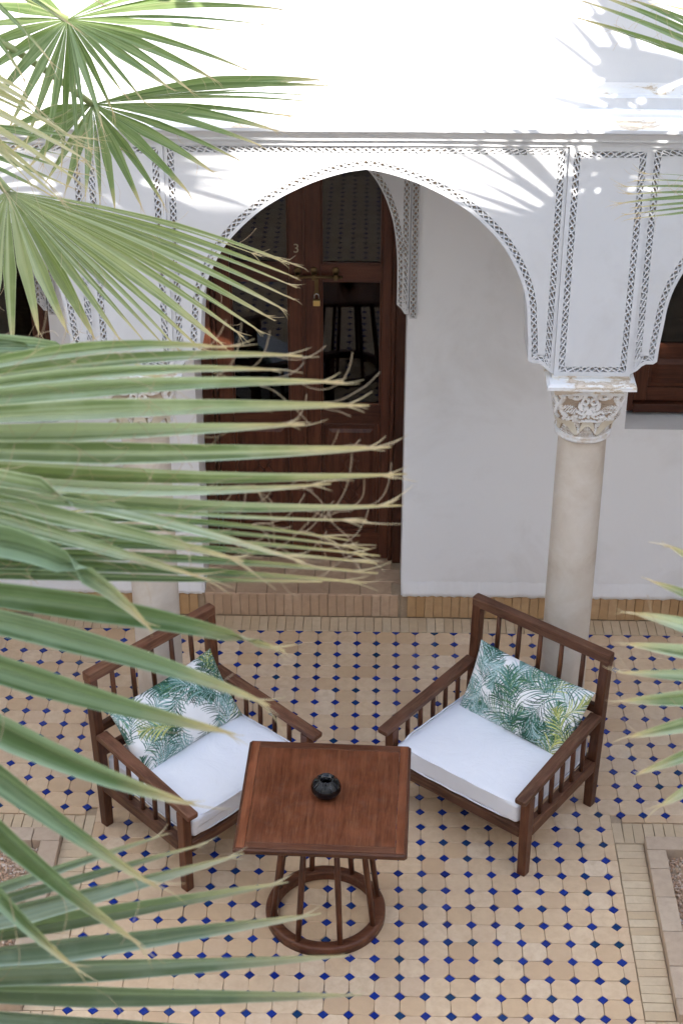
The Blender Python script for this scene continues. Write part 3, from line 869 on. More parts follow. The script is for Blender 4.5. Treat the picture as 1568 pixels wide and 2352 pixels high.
# ------------------------------------------------------------------ double door
DXC = -.302
door = thing('double_door', 'dark brown wooden double door with glazed panels, carved lower panels and numeral 3', 'door', (DXC, YD, ZS))
DH = 2.60
dm = MB()
for s in (-1, 1):
    x0, x1 = ((.497, .556) if s > 0 else (-.577, -.517))
    bbox('jamb', DW['z'], door, x0, x1, -.045, .05, 0, DH, .008)
bbox('jamb_moulding', DW['z'], door, .472, .4965, -.020, .045, 0, DH, .007)
bbox('jamb_moulding', DW['z'], door, -.5165, -.492, -.020, .045, 0, DH, .007)
def leaf(x0, x1, s):
    lf = thing('door_leaf', None, None); lf.parent = door
    bpy.data.objects.remove(lf)
    stile = .083
    inner, outer = (x0, x1) if s > 0 else (x1, x0)
    core = bbox('leaf', DW['z'], door, x0, x0 + stile, 0, .04, .006, DH, .003)       # parent mesh: its first stile
    bbox('stile', DW['z'], core, x1 - stile * .62 if s > 0 else x1 - stile, x1, 0, .04, .006, DH, .003)
    xa = x0 + stile if s > 0 else x0 + stile
    xb = x1 - stile * .62 if s > 0 else x1 - stile
    if s < 0:
        xa = x0 + stile; xb = x1 - stile
    for (z0, z1) in ((.006, .185), (.905, 1.022), (1.782, 1.872), (2.44, DH)):
        bbox('rail', DW['x'], core, xa + .0005, xb - .0005, .002, .038, z0, z1, .003)
    for (z0, z1) in ((1.022, 1.782), (1.872, 2.44)):                                    # glazing with beads
        m = MB(); m.box(xa, xb, .016, .020, z0, z1); m.build('pane', GLASS, core)
        for (a, b, c, d) in ((xa, xa + .013, z0, z1), (xb - .013, xb, z0, z1), (xa + .013, xb - .013, z0, z0 + .013), (xa + .013, xb - .013, z1 - .013, z1)):
            bbox('bead', DW['z' if b - a < .02 else 'x'], core, a, b, .004, .030, c, d, .004)
    # lower panel: sunk frame, raised field with carved rosette
    z0, z1 = .185, .905
    bbox('panel', DW['z'], core, xa, xb, .018, .032, z0, z1, .002)
    for (a, b, c, d) in ((xa, xa + .018, z0, z1), (xb - .018, xb, z0, z1), (xa + .018, xb - .018, z0, z0 + .018), (xa + .018, xb - .018, z1 - .018, z1)):
        bbox('bead', DW['z' if b - a < .03 else 'x'], core, a, b, .004, .024, c, d, .006)
    m = MB(); a, b, c, d = xa + .040, xb - .040, z0 + .040, z1 - .040; e = .02
    m.add([(a, .018, c), (b, .018, c), (b, .018, d), (a, .018, d), (a + e, .008, c + e), (b - e, .008, c + e), (b - e, .008, d - e), (a + e, .008, d - e)],
          [(0, 1, 5, 4), (1, 2, 6, 5), (2, 3, 7, 6), (3, 0, 4, 7), (4, 5, 6, 7)]); m.build('raised_field', DW['z'], core)
    m = MB(); cxm, czm = (a + b) / 2, (c + d) / 2
    for q in (1, -1):                                       # carved arabesque: lobed outline, palmettes
        path = [(0, .235), (.022, .20), (.012, .165), (.045, .12), (.028, .085), (.062, .03), (.062, -.03), (.028, -.085), (.045, -.12), (.012, -.165), (.022, -.20), (0, -.235)]
        pts = catmull(path, .012); m.tube([(cxm + q * x, .0075, czm + z) for x, z in pts], .0045, 5)
        for zz in (-.10, 0, .10):
            pts = catmull([(0, zz - .05), (q * .022, zz - .02), (q * .030, zz + .01), (q * .010, zz + .03), (0, zz + .05)], .01); m.tube([(cxm + x, .0078, czm + z) for x, z in pts], .004, 5)
    m.build('carving', DW['z'], core)
    return core
LL = leaf(-.491, -.0015, -1)
RR_ = leaf(.0015, .471, 1)
bbox('cover_strip', DW['z'], door, -.016, .004, -.012, -.0005, .006, DH, .004)
# behind the glass: a box coloured near black, as the room is unlit
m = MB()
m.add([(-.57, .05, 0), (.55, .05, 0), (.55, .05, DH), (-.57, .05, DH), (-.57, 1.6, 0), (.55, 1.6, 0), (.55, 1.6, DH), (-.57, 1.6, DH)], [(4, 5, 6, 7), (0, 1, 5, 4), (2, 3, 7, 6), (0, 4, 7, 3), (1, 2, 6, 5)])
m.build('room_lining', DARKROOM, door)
# painted numeral on the closing stile of the left leaf
fc = bpy.data.curves.new('numeral', 'FONT'); fc.body = '3'; fc.size = .072; fc.extrude = .0008; fc.align_x = 'CENTER'
fo = bpy.data.objects.new('numeral', fc); COL.objects.link(fo)
fo.parent = door; fo.location = (-.347 - DXC, -.0012, 2.098 - ZS); fo.rotation_euler = (math.pi / 2, 0, 0)
dg = bpy.context.evaluated_depsgraph_get(); nm = bpy.data.meshes.new_from_object(fo.evaluated_get(dg)); nm.materials.clear(); nm.materials.append(PAINT3)
bpy.data.objects.remove(fo); no = link('numeral', nm, door); no.location = (-.347 - DXC, -.0012, 2.098 - ZS); no.rotation_euler = (math.pi / 2, 0, 0)
# sliding bolt
bz = 1.968 - ZS
bx0, bx1 = -.372 - DXC, -.108 - DXC
m = MB(); m.tube([(bx0, -.026, bz), (bx1, -.026, bz)], .0085, 12); m.tube([(bx0 - .012, -.026, bz), (bx0, -.026, bz)], [.003, .011], 12); m.tube([(bx1, -.026, bz), (bx1 + .012, -.026, bz)], [.011, .003], 12)
bolt = m.build('bolt', BRASS, door)
for xx in (-.340, -.252, -.135):
    xx -= DXC
    m = MB(); m.box(xx - .011, xx + .011, -.038, -.013, bz - .016, bz + .016); m.tube([(xx, -.013, bz + .03), (xx, -.004, bz + .03)], [.018, .021], 10); m.tube([(xx, -.013, bz + .012), (xx, -.004, bz + .012)], [.014, .017], 10)
    link('bracket', bev(m.mesh('bracket', BRASS), .002, 1), bolt)
hx = -.238 - DXC
m = MB(); m.add([(hx - .011, -.030, bz - .01), (hx + .011, -.030, bz - .01), (hx + .009, -.026, bz - .075), (hx + .018, -.024, bz - .105), (hx - .018, -.024, bz - .105), (hx - .009, -.026, bz - .075)], [(0, 5, 4, 3, 2, 1)])
m.add([(hx - .011, -.036, bz - .01), (hx + .011, -.036, bz - .01), (hx + .009, -.032, bz - .075), (hx + .018, -.030, bz - .105), (hx - .018, -.030, bz - .105), (hx - .009, -.032, bz - .075)], [(0, 1, 2, 3, 4, 5)])
m.tube([(hx, -.030, bz - .09), (hx, -.004, bz - .095)], .006, 8)
m.build('hasp', BRASS, bolt)
pad = thing('padlock', 'small brass padlock with steel shackle hanging from the door bolt', 'padlock', (-.238, YD - .034, 1.800))
bbox('body', BRASS2, pad, -.0185, .0185, -.009, .009, .004, .037, .003)
m = MB(); m.tube([(-.012, 0, .035)] + [(.012 * math.cos(g), 0, .062 + .012 * math.sin(g)) for g in np.linspace(math.pi, 0, 9)] + [(.012, 0, .035)], .003, 8); m.build('shackle', STEEL, pad)

# ------------------------------------------------------------------ windows
def window(x0, x1, label):
    t = thing('window', label, 'window', ((x0 + x1) / 2, YW + .175, 1.28), 0, 'dark wooden gallery windows')
    hw = (x1 - x0) / 2; H = 1.46
    for s in (-1, 1): bbox('frame', DW['z'], t, *(sorted((s * hw, s * (hw - .055)))), -.02, .05, 0, H, .006)
    bbox('frame', DW['x'], t, -hw + .055, hw - .055, -.03, .05, -.005, .05, .008)
    bbox('frame', DW['x'], t, -hw + .055, hw - .055, -.02, .05, H - .05, H, .006)
    for s in (-1, 1):
        a, b = sorted((s * .003, s * (hw - .058)))
        cs = bbox('casement', DW['z'], t, a, a + .07, 0, .04, .055, H - .055, .004)
        bbox('stile', DW['z'], cs, b - .07, b, 0, .04, .055, H - .055, .004)
        for (c, d) in ((.055, .135), (.32, .40), (H - .13, H - .055)): bbox('rail', DW['x'], cs, a + .0705, b - .0705, .002, .038, c, d, .004)
        m = MB(); m.box(a + .07, b - .07, .016, .02, .40, H - .13); m.build('pane', GLASS, cs)
        m = MB(); m.box(a + .07, b - .07, .018, .03, .135, .32); e = .03; a2, b2 = a + .09, b - .09
        m.add([(a2, .018, .155), (b2, .018, .155), (b2, .018, .30), (a2, .018, .30), (a2 + e, .008, .155 + e), (b2 - e, .008, .155 + e), (b2 - e, .008, .30 - e), (a2 + e, .008, .30 - e)],
              [(0, 1, 5, 4), (1, 2, 6, 5), (2, 3, 7, 6), (3, 0, 4, 7), (4, 5, 6, 7)]); m.build('panel', DW['x'], cs)
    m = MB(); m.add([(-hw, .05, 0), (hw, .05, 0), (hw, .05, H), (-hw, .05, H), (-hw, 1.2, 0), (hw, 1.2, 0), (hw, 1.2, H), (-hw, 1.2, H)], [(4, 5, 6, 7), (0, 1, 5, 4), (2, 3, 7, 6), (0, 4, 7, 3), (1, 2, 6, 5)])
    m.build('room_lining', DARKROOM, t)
window(1.434, 2.558, 'dark brown wooden window beside the column that stands clear of leaves')
window(-2.758, -1.634, 'dark brown wooden window behind the fan palm leaf')

# ------------------------------------------------------------------ chairs
def chair(loc, rz, label):
    """local: x across, -y is the front, origin between the legs on the floor"""
    c = thing('armchair', label, 'chair', loc, rz, 'low wooden slatted armchairs')
    hy = .3105; hb, hf = .368, .398           # half widths at the rear and front legs
    hx = hb
    def hX(y): return hb + (hf - hb) * (hy - y) / (2 * hy)
    for s in (-1, 1):
        bbar('leg', WZ, c, (s * hf, -hy, 0), (s * hf, -hy, .465), .044, .044, .048, .048, off=.005)
        # rear post leans back above the seat
        me = MB(); pts = [(s * hx, hy, 0, .044), (s * hx, hy + .004, .27, .05), (s * (hx + .004), hy + .03, .885, .046)]
        vs = []
        for (x, y, z, a) in pts: vs += [(x - a / 2, y - a / 2, z), (x + a / 2, y - a / 2, z), (x + a / 2, y + a / 2, z), (x - a / 2, y + a / 2, z)]
        fs = [(0, 3, 2, 1), (8, 9, 10, 11)] + [(k * 4 + i, k * 4 + (i + 1) % 4, k * 4 + 4 + (i + 1) % 4, k * 4 + 4 + i) for k in (0, 1) for i in range(4)]
        me.add(vs, fs); link('leg', bev(me.mesh('leg', WZ), .005), c)
        bbar('arm', RAIL['y'], c, (s * hX(-hy - .075), -hy - .075, .478), (s * hb, hy - .012, .555), .058, .030, .062, .032, off=.008)
        bbar('seat_rail', RAIL['y'], c, (s * hf, -hy + .023, .258), (s * hb, hy - .022, .258), .046, .062, off=.005)
        for k in range(5):
            y = -hy + .022 + (2 * hy - .044) * (k + 1) / 6
            zt = .478 + (.555 - .478) * (y + hy + .075) / (2 * hy + .063) - .012
            m = MB(); m.tube([(s * hX(y), y, .285), (s * hX(y), y, (.285 + zt) / 2), (s * hX(y), y, zt)], [.0105, .0125, .0105], 10); m.build('spindle', WZ, c)
    bbar('seat_rail', RAIL['x'], c, (-hf + .023, -hy, .25), (hf - .023, -hy, .25), .05, .055, side=(0, 1, 0), off=.006)
    bbar('seat_rail', RAIL['x'], c, (-hx + .026, hy, .258), (hx - .026, hy, .258), .045, .06, side=(0, 1, 0), off=.006)
    bbar('top_rail', RAIL['x'], c, (-hx - .03, hy + .031, .882), (hx + .03, hy + .031, .882), .05, .055, side=(0, 1, 0), off=.009)
    for z in (.435, .575):
        y = hy + .004 + .026 * (z - .27) / .615
        bbar('back_rail', WX, c, (-hx + .02, y, z), (hx - .02, y, z), .03, .045, side=(0, 1, 0), off=.005)
    for k in range(5):
        x = -hx + 2 * hx * (k + 1) / 6
        m = MB(); m.tube([(x, hy + .0175, .59), (x, hy + .024, .72), (x, hy + .030, .862)], [.011, .013, .011], 10); m.build('spindle', WZ, c)
    for k in range(6):
        x = -hx + .06 + (2 * hx - .12) * k / 5
        bbar('slat', WY, c, (x, -hy + .026, .272), (x, hy - .024, .272), .05, .014, off=.003)
    return c
def superbox(name, mat, hx, hy, hz, r, sub, nz, seed, crown=0.0):
    """soft box with rounded edges, slightly crowned and dented"""
    bm = bmesh.new(); bmesh.ops.create_cube(bm, size=2)
    bmesh.ops.subdivide_edges(bm, edges=bm.edges, cuts=sub, use_grid_fill=True)
    for v in bm.verts:
        p = v.co
        c = Vector((max(-hx + r, min(hx - r, p.x * hx)), max(-hy + r, min(hy - r, p.y * hy)), max(-hz + r, min(hz - r, p.z * hz))))
        # spread samples so that edges get their share
        q = Vector((p.x * hx, p.y * hy, p.z * hz)); d = q - c
        q = c + d.normalized() * r if d.length > 1e-6 else q
        if abs(p.z) > .999 and d.length < r * 1.05 and abs(q.z) < hz: q.z = math.copysign(hz, p.z) if d.length < 1e-6 else q.z
        k = noise.noise(Vector((q.x * 4 + seed, q.y * 4, q.z * 6))) * nz + noise.noise(Vector((q.x * 13 + seed, q.y * 9, q.z * 9))) * nz * .45
        q.x *= 1 - .036 * q.y / hy
        cr = crown * (1 - (q.x / hx) ** 2) * (1 - (q.y / hy) ** 2) * (1 if q.z > 0 else 0)
        v.co = q + Vector((k * .5 * (abs(p.x) > .99), k * .5 * (abs(p.y) > .99), k * (q.z > 0) + cr))
    me = bpy.data.meshes.new(name); bm.to_mesh(me); bm.free(); me.materials.append(mat)
    for f in me.polygons: f.use_smooth = True
    return me

def print_pattern(seed, nu, nv):
    """palm-frond print as a colour for every grid point: white cotton with green, teal and lime fronds"""
    r = random.Random(seed)
    img = np.ones((nv, nu, 3)) * np.array([.80, .79, .77])
    asp = .655 / .37
    X, Y = np.meshgrid(np.linspace(0, asp, nu), np.linspace(0, 1, nv))
    cols = [(.018, .065, .04), (.035, .115, .075), (.085, .20, .16), (.20, .34, .31), (.035, .085, .045), (.34, .46, .45), (.46, .47, .14), (.34, .37, .11), (.10, .20, .085)]
    def stroke(p0, p1, bend, w0, col):
        p0, p1 = np.array(p0), np.array(p1); d = p1 - p0; n_ = np.array([-d[1], d[0]])
        lo = np.minimum(p0, p1) - .09; hi = np.maximum(p0, p1) + .09
        i0, i1 = int(max(0, lo[0] / asp * nu)), int(min(nu, hi[0] / asp * nu + 1)); j0, j1 = int(max(0, lo[1] * nv)), int(min(nv, hi[1] * nv + 1))
        if i1 <= i0 or j1 <= j0: return
        xx, yy = X[j0:j1, i0:i1], Y[j0:j1, i0:i1]; L2 = d @ d
        if L2 < 1e-8: return
        t = np.clip(((xx - p0[0]) * d[0] + (yy - p0[1]) * d[1]) / L2, 0, 1)
        b = bend * 4 * t * (1 - t)
        dist = np.hypot(xx - (p0[0] + d[0] * t + n_[0] * b), yy - (p0[1] + d[1] * t + n_[1] * b))
        ww = w0 * np.sqrt(np.clip(np.sin(np.pi * np.clip(t * .93 + .05, 0, 1)), 0, 1))
        a = np.clip((ww - dist) / .004 + .5, 0, 1)[..., None]
        img[j0:j1, i0:i1] = img[j0:j1, i0:i1] * (1 - a) + np.array(col) * a
    for k in range(56):
        base = np.array([r.uniform(-.15, asp + .15), r.uniform(-.2, 1.1)]); ang = r.uniform(.2, 2.9) if r.random() < .8 else r.uniform(-2.9, -.2)
        L = r.uniform(.34, .60); bend = r.uniform(-.6, .6); fam = r.choice([0, 0, 1, 2, 1, 2, 3])
        pal = [[cols[0], cols[1], cols[4]], [cols[1], cols[2], cols[8]], [cols[3], cols[5], cols[2]], [cols[6], cols[7], cols[8]]][fam]
        m_ = 15; prev = base
        for q in range(m_ + 1):
            t = q / m_; a = ang + bend * t
            p = prev + np.array([math.cos(a), math.sin(a)]) * L / m_
            stroke(prev, p, 0, .0035, pal[0])
            ll = L * .50 * math.sin(math.pi * min(1, .18 + .8 * t)) + .04
            for s in (-1, 1):
                aa = a + s * (1.05 - .65 * t) + r.uniform(-.13, .13)
                c_ = np.array(r.choice(pal)) * r.uniform(.75, 1.3)
                stroke(p, p + np.array([math.cos(aa), math.sin(aa)]) * ll, s * -.10, .0066, c_)
            prev = p
    return img
n = NT('palm_print_cotton'); at = n.n('ShaderNodeAttribute', attribute_name='print'); f = n.noise(n.coord(), 260, 2); g = n.noise(n.coord(), 14, 3)
n.bump(n.math('ADD', n.math('MULTIPLY', f, .05), g), .25, .006); PRINT = n.fin(at.outputs['Color'], .85, .15)
def pillow(name, label, mtx, seed, W=.655, H=.37, T=.085):
    nu, nv = 230, 140
    img = print_pattern(seed, nu, nv); vs, colr, fs = [], [], []
    for side in (1, -1):
        for j in range(nv):
            for i in range(nu):
                u, v = i / (nu - 1) * 2 - 1, j / (nv - 1) * 2 - 1
                e = max(0, (1 - abs(u) ** 2.6)) ** .5 * max(0, (1 - abs(v) ** 2.2)) ** .55
                # pulled-in sides, pointed corners
                x = u * W / 2 * (1 - .055 * (1 - v * v) * abs(u) ** 2); y = v * H / 2 * (1 - .075 * (1 - u * u) * abs(v) ** 2)
                k = noise.noise(Vector((u * 2.2 + seed, v * 2.0, side * 3))) * .010 + noise.noise(Vector((u * 6 + seed, v * 5, 1))) * .0035
                z = side * (T * e + k * min(1, e * 2)) + .02 * math.sin(u * 1.7 + seed) * v * .5
                vs.append((x, y, z)); colr.append((*img[j, i], 1))
        o = len(vs) - nu * nv
        for j in range(nv - 1):
            for i in range(nu - 1):
                q = (o + j * nu + i, o + j * nu + i + 1, o + (j + 1) * nu + i + 1, o + (j + 1) * nu + i)
                fs.append(q if side > 0 else q[::-1])
    me = bpy.data.meshes.new(name); me.from_pydata(vs, [], fs)
    ca = me.color_attributes.new('print', 'FLOAT_COLOR', 'POINT'); ca.data.foreach_set('color', np.array(colr, dtype=np.float32).ravel())
    me.polygons.foreach_set('use_smooth', [True] * len(fs)); me.materials.append(PRINT); me.update()
    o = link(name, me); o.matrix_world = mtx
    return tag(o, label, 'pillow', 'palm print lumbar pillows')
def seat_set(FRp, RRp, flip, lab_c, lab_m, lab_p, seed, pil):
    """chair from the floor positions of its two near legs"""
    FRp, RRp = Vector(FRp), Vector(RRp)
    f = (FRp - RRp).normalized()
    hy, hb, hf = .3105, .368, .398
    rz = math.atan2(f.y, f.x) - math.atan2(-2 * hy, flip * (hf - hb))
    lx, ly = flip * (hb + hf) / 2, 0.0
    ctr = (FRp + RRp) / 2 - Vector((lx * math.cos(rz), lx * math.sin(rz)))
    c = chair((ctr.x, ctr.y, 0), rz, lab_c)
    mt = Matrix.Translation((ctr.x, ctr.y, 0)) @ Matrix.Rotation(rz, 4, 'Z')
    o = link('seat_cushion', superbox('seat_cushion', CLOTH, .347, .322, .058, .022, 34, .0085, seed, .010)); o.matrix_world = mt @ Matrix.Translation((0, -.004, .342))
    tag(o, lab_m, 'cushion', 'white chair cushions')
    for zz in (.050, -.050):
        m = MB(); pts = []
        for k in range(81):
            g = 2 * math.pi * k / 80; ex = 8.0
            ca, sa = math.cos(g), math.sin(g); r_ = (abs(ca) ** ex + abs(sa) ** ex) ** (-1 / ex)
            yy = sa * r_ * .3225; pts.append((ca * r_ * .3475 * (1 - .036 * yy / .322), yy, zz + .0015 * math.sin(k * 1.3 + seed)))
        m.tube(pts, .0042, 6, cap=False); m.build('piping', CLOTH, o)
    x, y, z, tilt, yaw, roll = pil
    pm = mt @ Matrix.Translation((x, y, z)) @ Matrix.Rotation(yaw, 4, 'Z') @ Matrix.Rotation(math.pi / 2 - tilt, 4, 'X') @ Matrix.Rotation(roll, 4, 'Z')
    pillow('pillow', lab_p, pm, seed)
seat_set((.796, .879), (1.182, 1.415), 1,
         'low brown wooden armchair in front of the clear beige column',
         'thick white cushion on the armchair in front of the clear column',
         'palm print pillow on the armchair in front of the clear column', 3, (.025, .190, .545, .50, .02, -.03))
seat_set((-.742, .733), (-1.224, 1.223), -1,
         'low brown wooden armchair partly covered by drooping palm leaflets',
         'thick white cushion on the armchair under the palm leaflets',
         'palm print pillow lying back on the armchair under the palm leaflets', 8, (.0, .180, .545, .58, -.03, .05))

# ------------------------------------------------------------------ table
TZ = .705
tab = thing('side_table', 'square dark brown wooden table on a ring base with slanting spindles', 'table', (-.116, .606, 0), math.radians(-2.1))
hw = .362
bd = .044
bbox('panel', TX, tab, -hw + bd + .0008, hw - bd - .0008, -hw + bd + .0008, hw - bd - .0008, TZ - .022, TZ - .0015, .002)
for s in (-1, 1):
    bbox('border_board', TX, tab, *sorted((s * (hw - bd), s * (hw - .006))), -hw + .006, hw - .006, TZ - .022, TZ, .003)
    bbox('border_board', WX, tab, -hw + bd + .0005, hw - bd - .0005, *sorted((s * (hw - bd), s * (hw - .006))), TZ - .022, TZ - .0006, .003)
    for ax in (0, 1):
        p = [(-hw, s * (hw - .006), TZ - .018), (hw, s * (hw - .006), TZ - .018)] if ax else [(s * (hw - .006), -hw, TZ - .0185), (s * (hw - .006), hw, TZ - .0185)]
        bbar('edge_moulding', WX if ax else WY, tab, p[0], p[1], .026, .026, side=(0, 1, 0) if ax else (1, 0, 0), off=.009, seg=3)
for s in (-1, 1): bbox('underframe', WX, tab, -.27, .27, *sorted((s * .16, s * .20)), TZ - .062, TZ - .0225, .004)
m = MB()
def ringmesh(r0, r1, z0, z1, e=.010):
    q = MB(); q.lathe([(r0, z0), (r1, z0), (r1, z1 - e), (r1 - e * .35, z1 - e * .3), (r1 - e, z1), (r0 + e * .5, z1), (r0, z1 - e * .5), (r0, z0)], 56); return q
ringmesh(.222, .274, 0.001, .048).build('base_ring', WX, tab)
ringmesh(.150, .205, TZ - .10, TZ - .0625, .005).build('top_ring', WX, tab)
for k in range(8):
    g = 2 * math.pi * (k + .42) / 8
    m = MB(); m.tube([(.247 * math.cos(g), .247 * math.sin(g), .044), (.212 * math.cos(g), .212 * math.sin(g), .34), (.180 * math.cos(g), .180 * math.sin(g), TZ - .09)], [.0125, .0145, .0125], 10); m.build('spindle', WZ, tab)
ash = thing('ashtray', 'round black glazed ceramic ashtray standing on the wooden table', 'ashtray', (-.112, .612, TZ - .001))
m = MB(); m.lathe([(.0, .002), (.034, .002), (.042, .0), (.056, .012), (.0655, .032), (.0665, .044), (.061, .062), (.050, .077), (.038, .085), (.037, .089), (.0355, .091), (.032, .091), (.030, .084), (.044, .066), (.055, .04), (.0, .012)], 44); bowl = m.build('bowl', BLACKG, ash)
m = MB(); m.lathe([(.0325, .086), (.029, .087), (.022, .074), (.016, .057), (.013, .05), (.019, .068), (.026, .080), (.0325, .082)], 36); m.build('funnel', BLACKG, ash)
for k in range(3):
    g = 2 * math.pi * k / 3 + .5
    m = MB(); m.tube([(.026 * math.cos(g), .026 * math.sin(g), .086), (.034 * math.cos(g), .034 * math.sin(g), .091), (.041 * math.cos(g), .041 * math.sin(g), .085)], [.003, .004, .003], 8); m.build('cigarette_rest', BLACKG, bowl)

# ------------------------------------------------------------------ palms
def palm(loc, top, label):
    t = thing('palm_tree', label, 'palm', loc, 0, 'fan palms growing in the planters')
    m = MB(); H = top - loc[2]; pts, rd = [], []
    for k in range(40):
        z = H * k / 39; pts.append((.05 * math.sin(k * .11), .04 * math.sin(k * .15), z)); rd.append(.15 - .05 * k / 39 + (.012 if k % 2 else 0))
    m.tube(pts, rd, 14); m.build('trunk', BARK, t)
    return t
def bez(p0, p1, p2, t): return p0 * ((1 - t) ** 2) + p1 * (2 * t * (1 - t)) + p2 * (t * t)
TREE_TOP = {}
NS = 15
def frond(tree, top, H, leaves, mat, ts=.5, wmax=.03, fold=.45, split=True, threads=0, seed=0, petr=.010, fork=.05, tpow=.62):
    """leaves: list of (mid point, tip) in world space, ordered round the fan; H the point where they meet"""
    rs = random.Random(seed); tl = Vector(tree.location)
    fr = MB(); H = Vector(H); crown = Vector(top)
    ctrl = (crown + H) / 2 + Vector((0, 0, .22 * (H - crown).length))
    pp = [bez(crown, ctrl, H, t) for t in np.linspace(0, 1, 12)]
    fr.tube([p - tl for p in pp], [petr * (1.5 - .5 * k / 11) for k in range(12)], 8)
    f_ = fr.build('frond', STALK, tree)
    curves = []
    for (mid, tip) in leaves:
        mid, tip = Vector(mid), Vector(tip); c1 = mid * 2 - (H + tip) * .5
        curves.append([bez(H, c1, tip, t) for t in np.linspace(0, 1, NS)])
    n_ = len(curves); th = MB()
    nrm_all = Vector((0, 0, 0))
    for k in range(n_ - 1): nrm_all += (curves[k][NS // 2] - H).cross(curves[k + 1][NS // 2] - H)
    nrm_all = nrm_all.normalized() if nrm_all.length > 1e-6 else Vector((0, -1, 0))
    if nrm_all.dot(CAM - H) < 0: nrm_all = -nrm_all
    for k, c in enumerate(curves):
        m = MB(); col = []
        tsk = ts + rs.uniform(-.05, .05); isplit = int(tsk * (NS - 1)); hwl0 = hwr0 = None
        sg = 0
        wk = wmax * rs.uniform(.85, 1.12)
        tw = rs.uniform(-.5, .5)
        rows = []
        for i in range(NS):
            t = i / (NS - 1); p = c[i]
            tg = (c[min(i + 1, NS - 1)] - c[max(i - 1, 0)]).normalized()
            s = tg.cross(nrm_all); s = s.normalized() if s.length > 1e-6 else Vector((1, 0, 0))
            nr = s.cross(tg).normalized()
            if nr.dot(nrm_all) < 0: nr = -nr
            dl = abs((curves[k - 1][i] - p).dot(s)) / 2 if k > 0 else None
            dr = abs((curves[k + 1][i] - p).dot(s)) / 2 if k < n_ - 1 else None
            if dl is None: dl = dr if dr is not None else wk
            if dr is None: dr = dl
            prof = .12 + .88 * math.sin(math.pi * min(.5, .5 * t / .45)) if t < .45 else 1.0
            lim = wk * prof
            hl, hr = min(dl, lim), min(dr, lim)
            if i <= isplit: hwl0, hwr0 = max(hl, .0012), max(hr, .0012)
            if i > isplit:
                q = (i - isplit) / (NS - 1 - isplit); tp = max(0, 1 - q) ** tpow * (1 - .15 * q)
                hl, hr = hwl0 * tp, hwr0 * tp
            hl, hr = max(hl, .0009), max(hr, .0009)
            ang = fold * (1 - .35 * max(0, t - tsk)) if True else fold
            rot = tw * max(0, (t - tsk)) * 1.2
            s2 = s * math.cos(rot) + nr * math.sin(rot); n2 = nr * math.cos(rot) - s * math.sin(rot)
            # side that points to the previous / next leaflet
            if k > 0: sg = 1 if (curves[k - 1][min(i + 1, NS - 1)] - p).dot(s) > 0 else -1
            elif n_ > 1: sg = -1 if (curves[k + 1][min(i + 1, NS - 1)] - p).dot(s) > 0 else 1
            a_, b_ = s2 * sg, -s2 * sg
            lift = math.tan(ang)
            hm = (hl + hr) / 2
            rows.append((p + a_ * hl * 1.01 + n2 * hl * lift * .5, p - n2 * hm * lift * .5, p + b_ * hr * 1.01 + n2 * hr * lift * .5, t))
        vs = []
        for (L_, C_, R_, t) in rows:
            vs += [L_ - tl, L_ * .86 + C_ * .14 - tl, C_ - tl, C_ - tl, R_ * .86 + C_ * .14 - tl, R_ - tl]
            col += [(t, 1, 0, 1), (t, .1, .07, 1), (t, .3, .5, 1), (t, .3, .5, 1), (t, .1, .93, 1), (t, 1, 1, 1)]
        fs = []
        for i in range(NS - 1):
            for q in (0, 1, 3, 4): fs.append((i * 6 + q, i * 6 + q + 1, i * 6 + 7 + q, i * 6 + 6 + q))
        m.add(vs, fs, 0, True)
        # frayed tip: two or three dry threads
        if fork:
            p, pb = c[-1], c[-2]; tg = (p - pb).normalized(); s = tg.cross(nrm_all).normalized()
            for q in range(rs.choice([2, 3, 3, 4])):
                base = c[-2] * .55 + p * .45; L = fork * rs.uniform(.5, 1.5); a0 = rs.uniform(-.28, .28); cu = rs.uniform(-.75, .75)
                path = []
                pos = base.copy(); d = tg * math.cos(a0) + s * math.sin(a0)
                for z_ in range(7):
                    path.append(pos.copy()); d = (d + (s * cu + nrm_all * rs.uniform(-.3, .3)) * .14).normalized(); pos = pos + d * L / 6
                o0 = len(m.v); m.tube([x - tl for x in path], [.0013 * (1 - .8 * z_ / 6) for z_ in range(7)], 4, cap=False)
                col += [(1.0, .3, 0, 1)] * (len(m.v) - o0)
        me = m.mesh('leaflet', mat)
        ca = me.color_attributes.new('tt', 'FLOAT_COLOR', 'POINT'); ca.data.foreach_set('color', np.array(col, dtype=np.float32).ravel())
        link('leaflet', me, f_)
        for q in range(threads):
            i = rs.randint(int(NS * .45), NS - 2); pos = (rows[i][0] if rs.random() < .5 else rows[i][2]).copy()
            tg = (c[i + 1] - c[i - 1]).normalized(); s = tg.cross(nrm_all).normalized()
            a0 = rs.uniform(-.7, .7); d = (tg * math.cos(a0) + s * math.sin(a0) + nrm_all * rs.uniform(-.4, .4)).normalized(); cu = rs.uniform(-1, 1); cn = rs.uniform(-.6, .6); L = rs.uniform(.03, .12)
            path = []
            for z_ in range(9):
                path.append(pos - tl); d = (d + (s * cu + nrm_all * cn) * .22 + Vector((0, 0, -.02))).normalized(); cu += rs.uniform(-.9, .9); pos = pos + d * L / 8
            th.tube(path, [.00045] * 9, 3, cap=False)
    if th.v:
        o = th.build('fibre_threads', THREAD, f_); o['kind'] = 'stuff'
    return f_
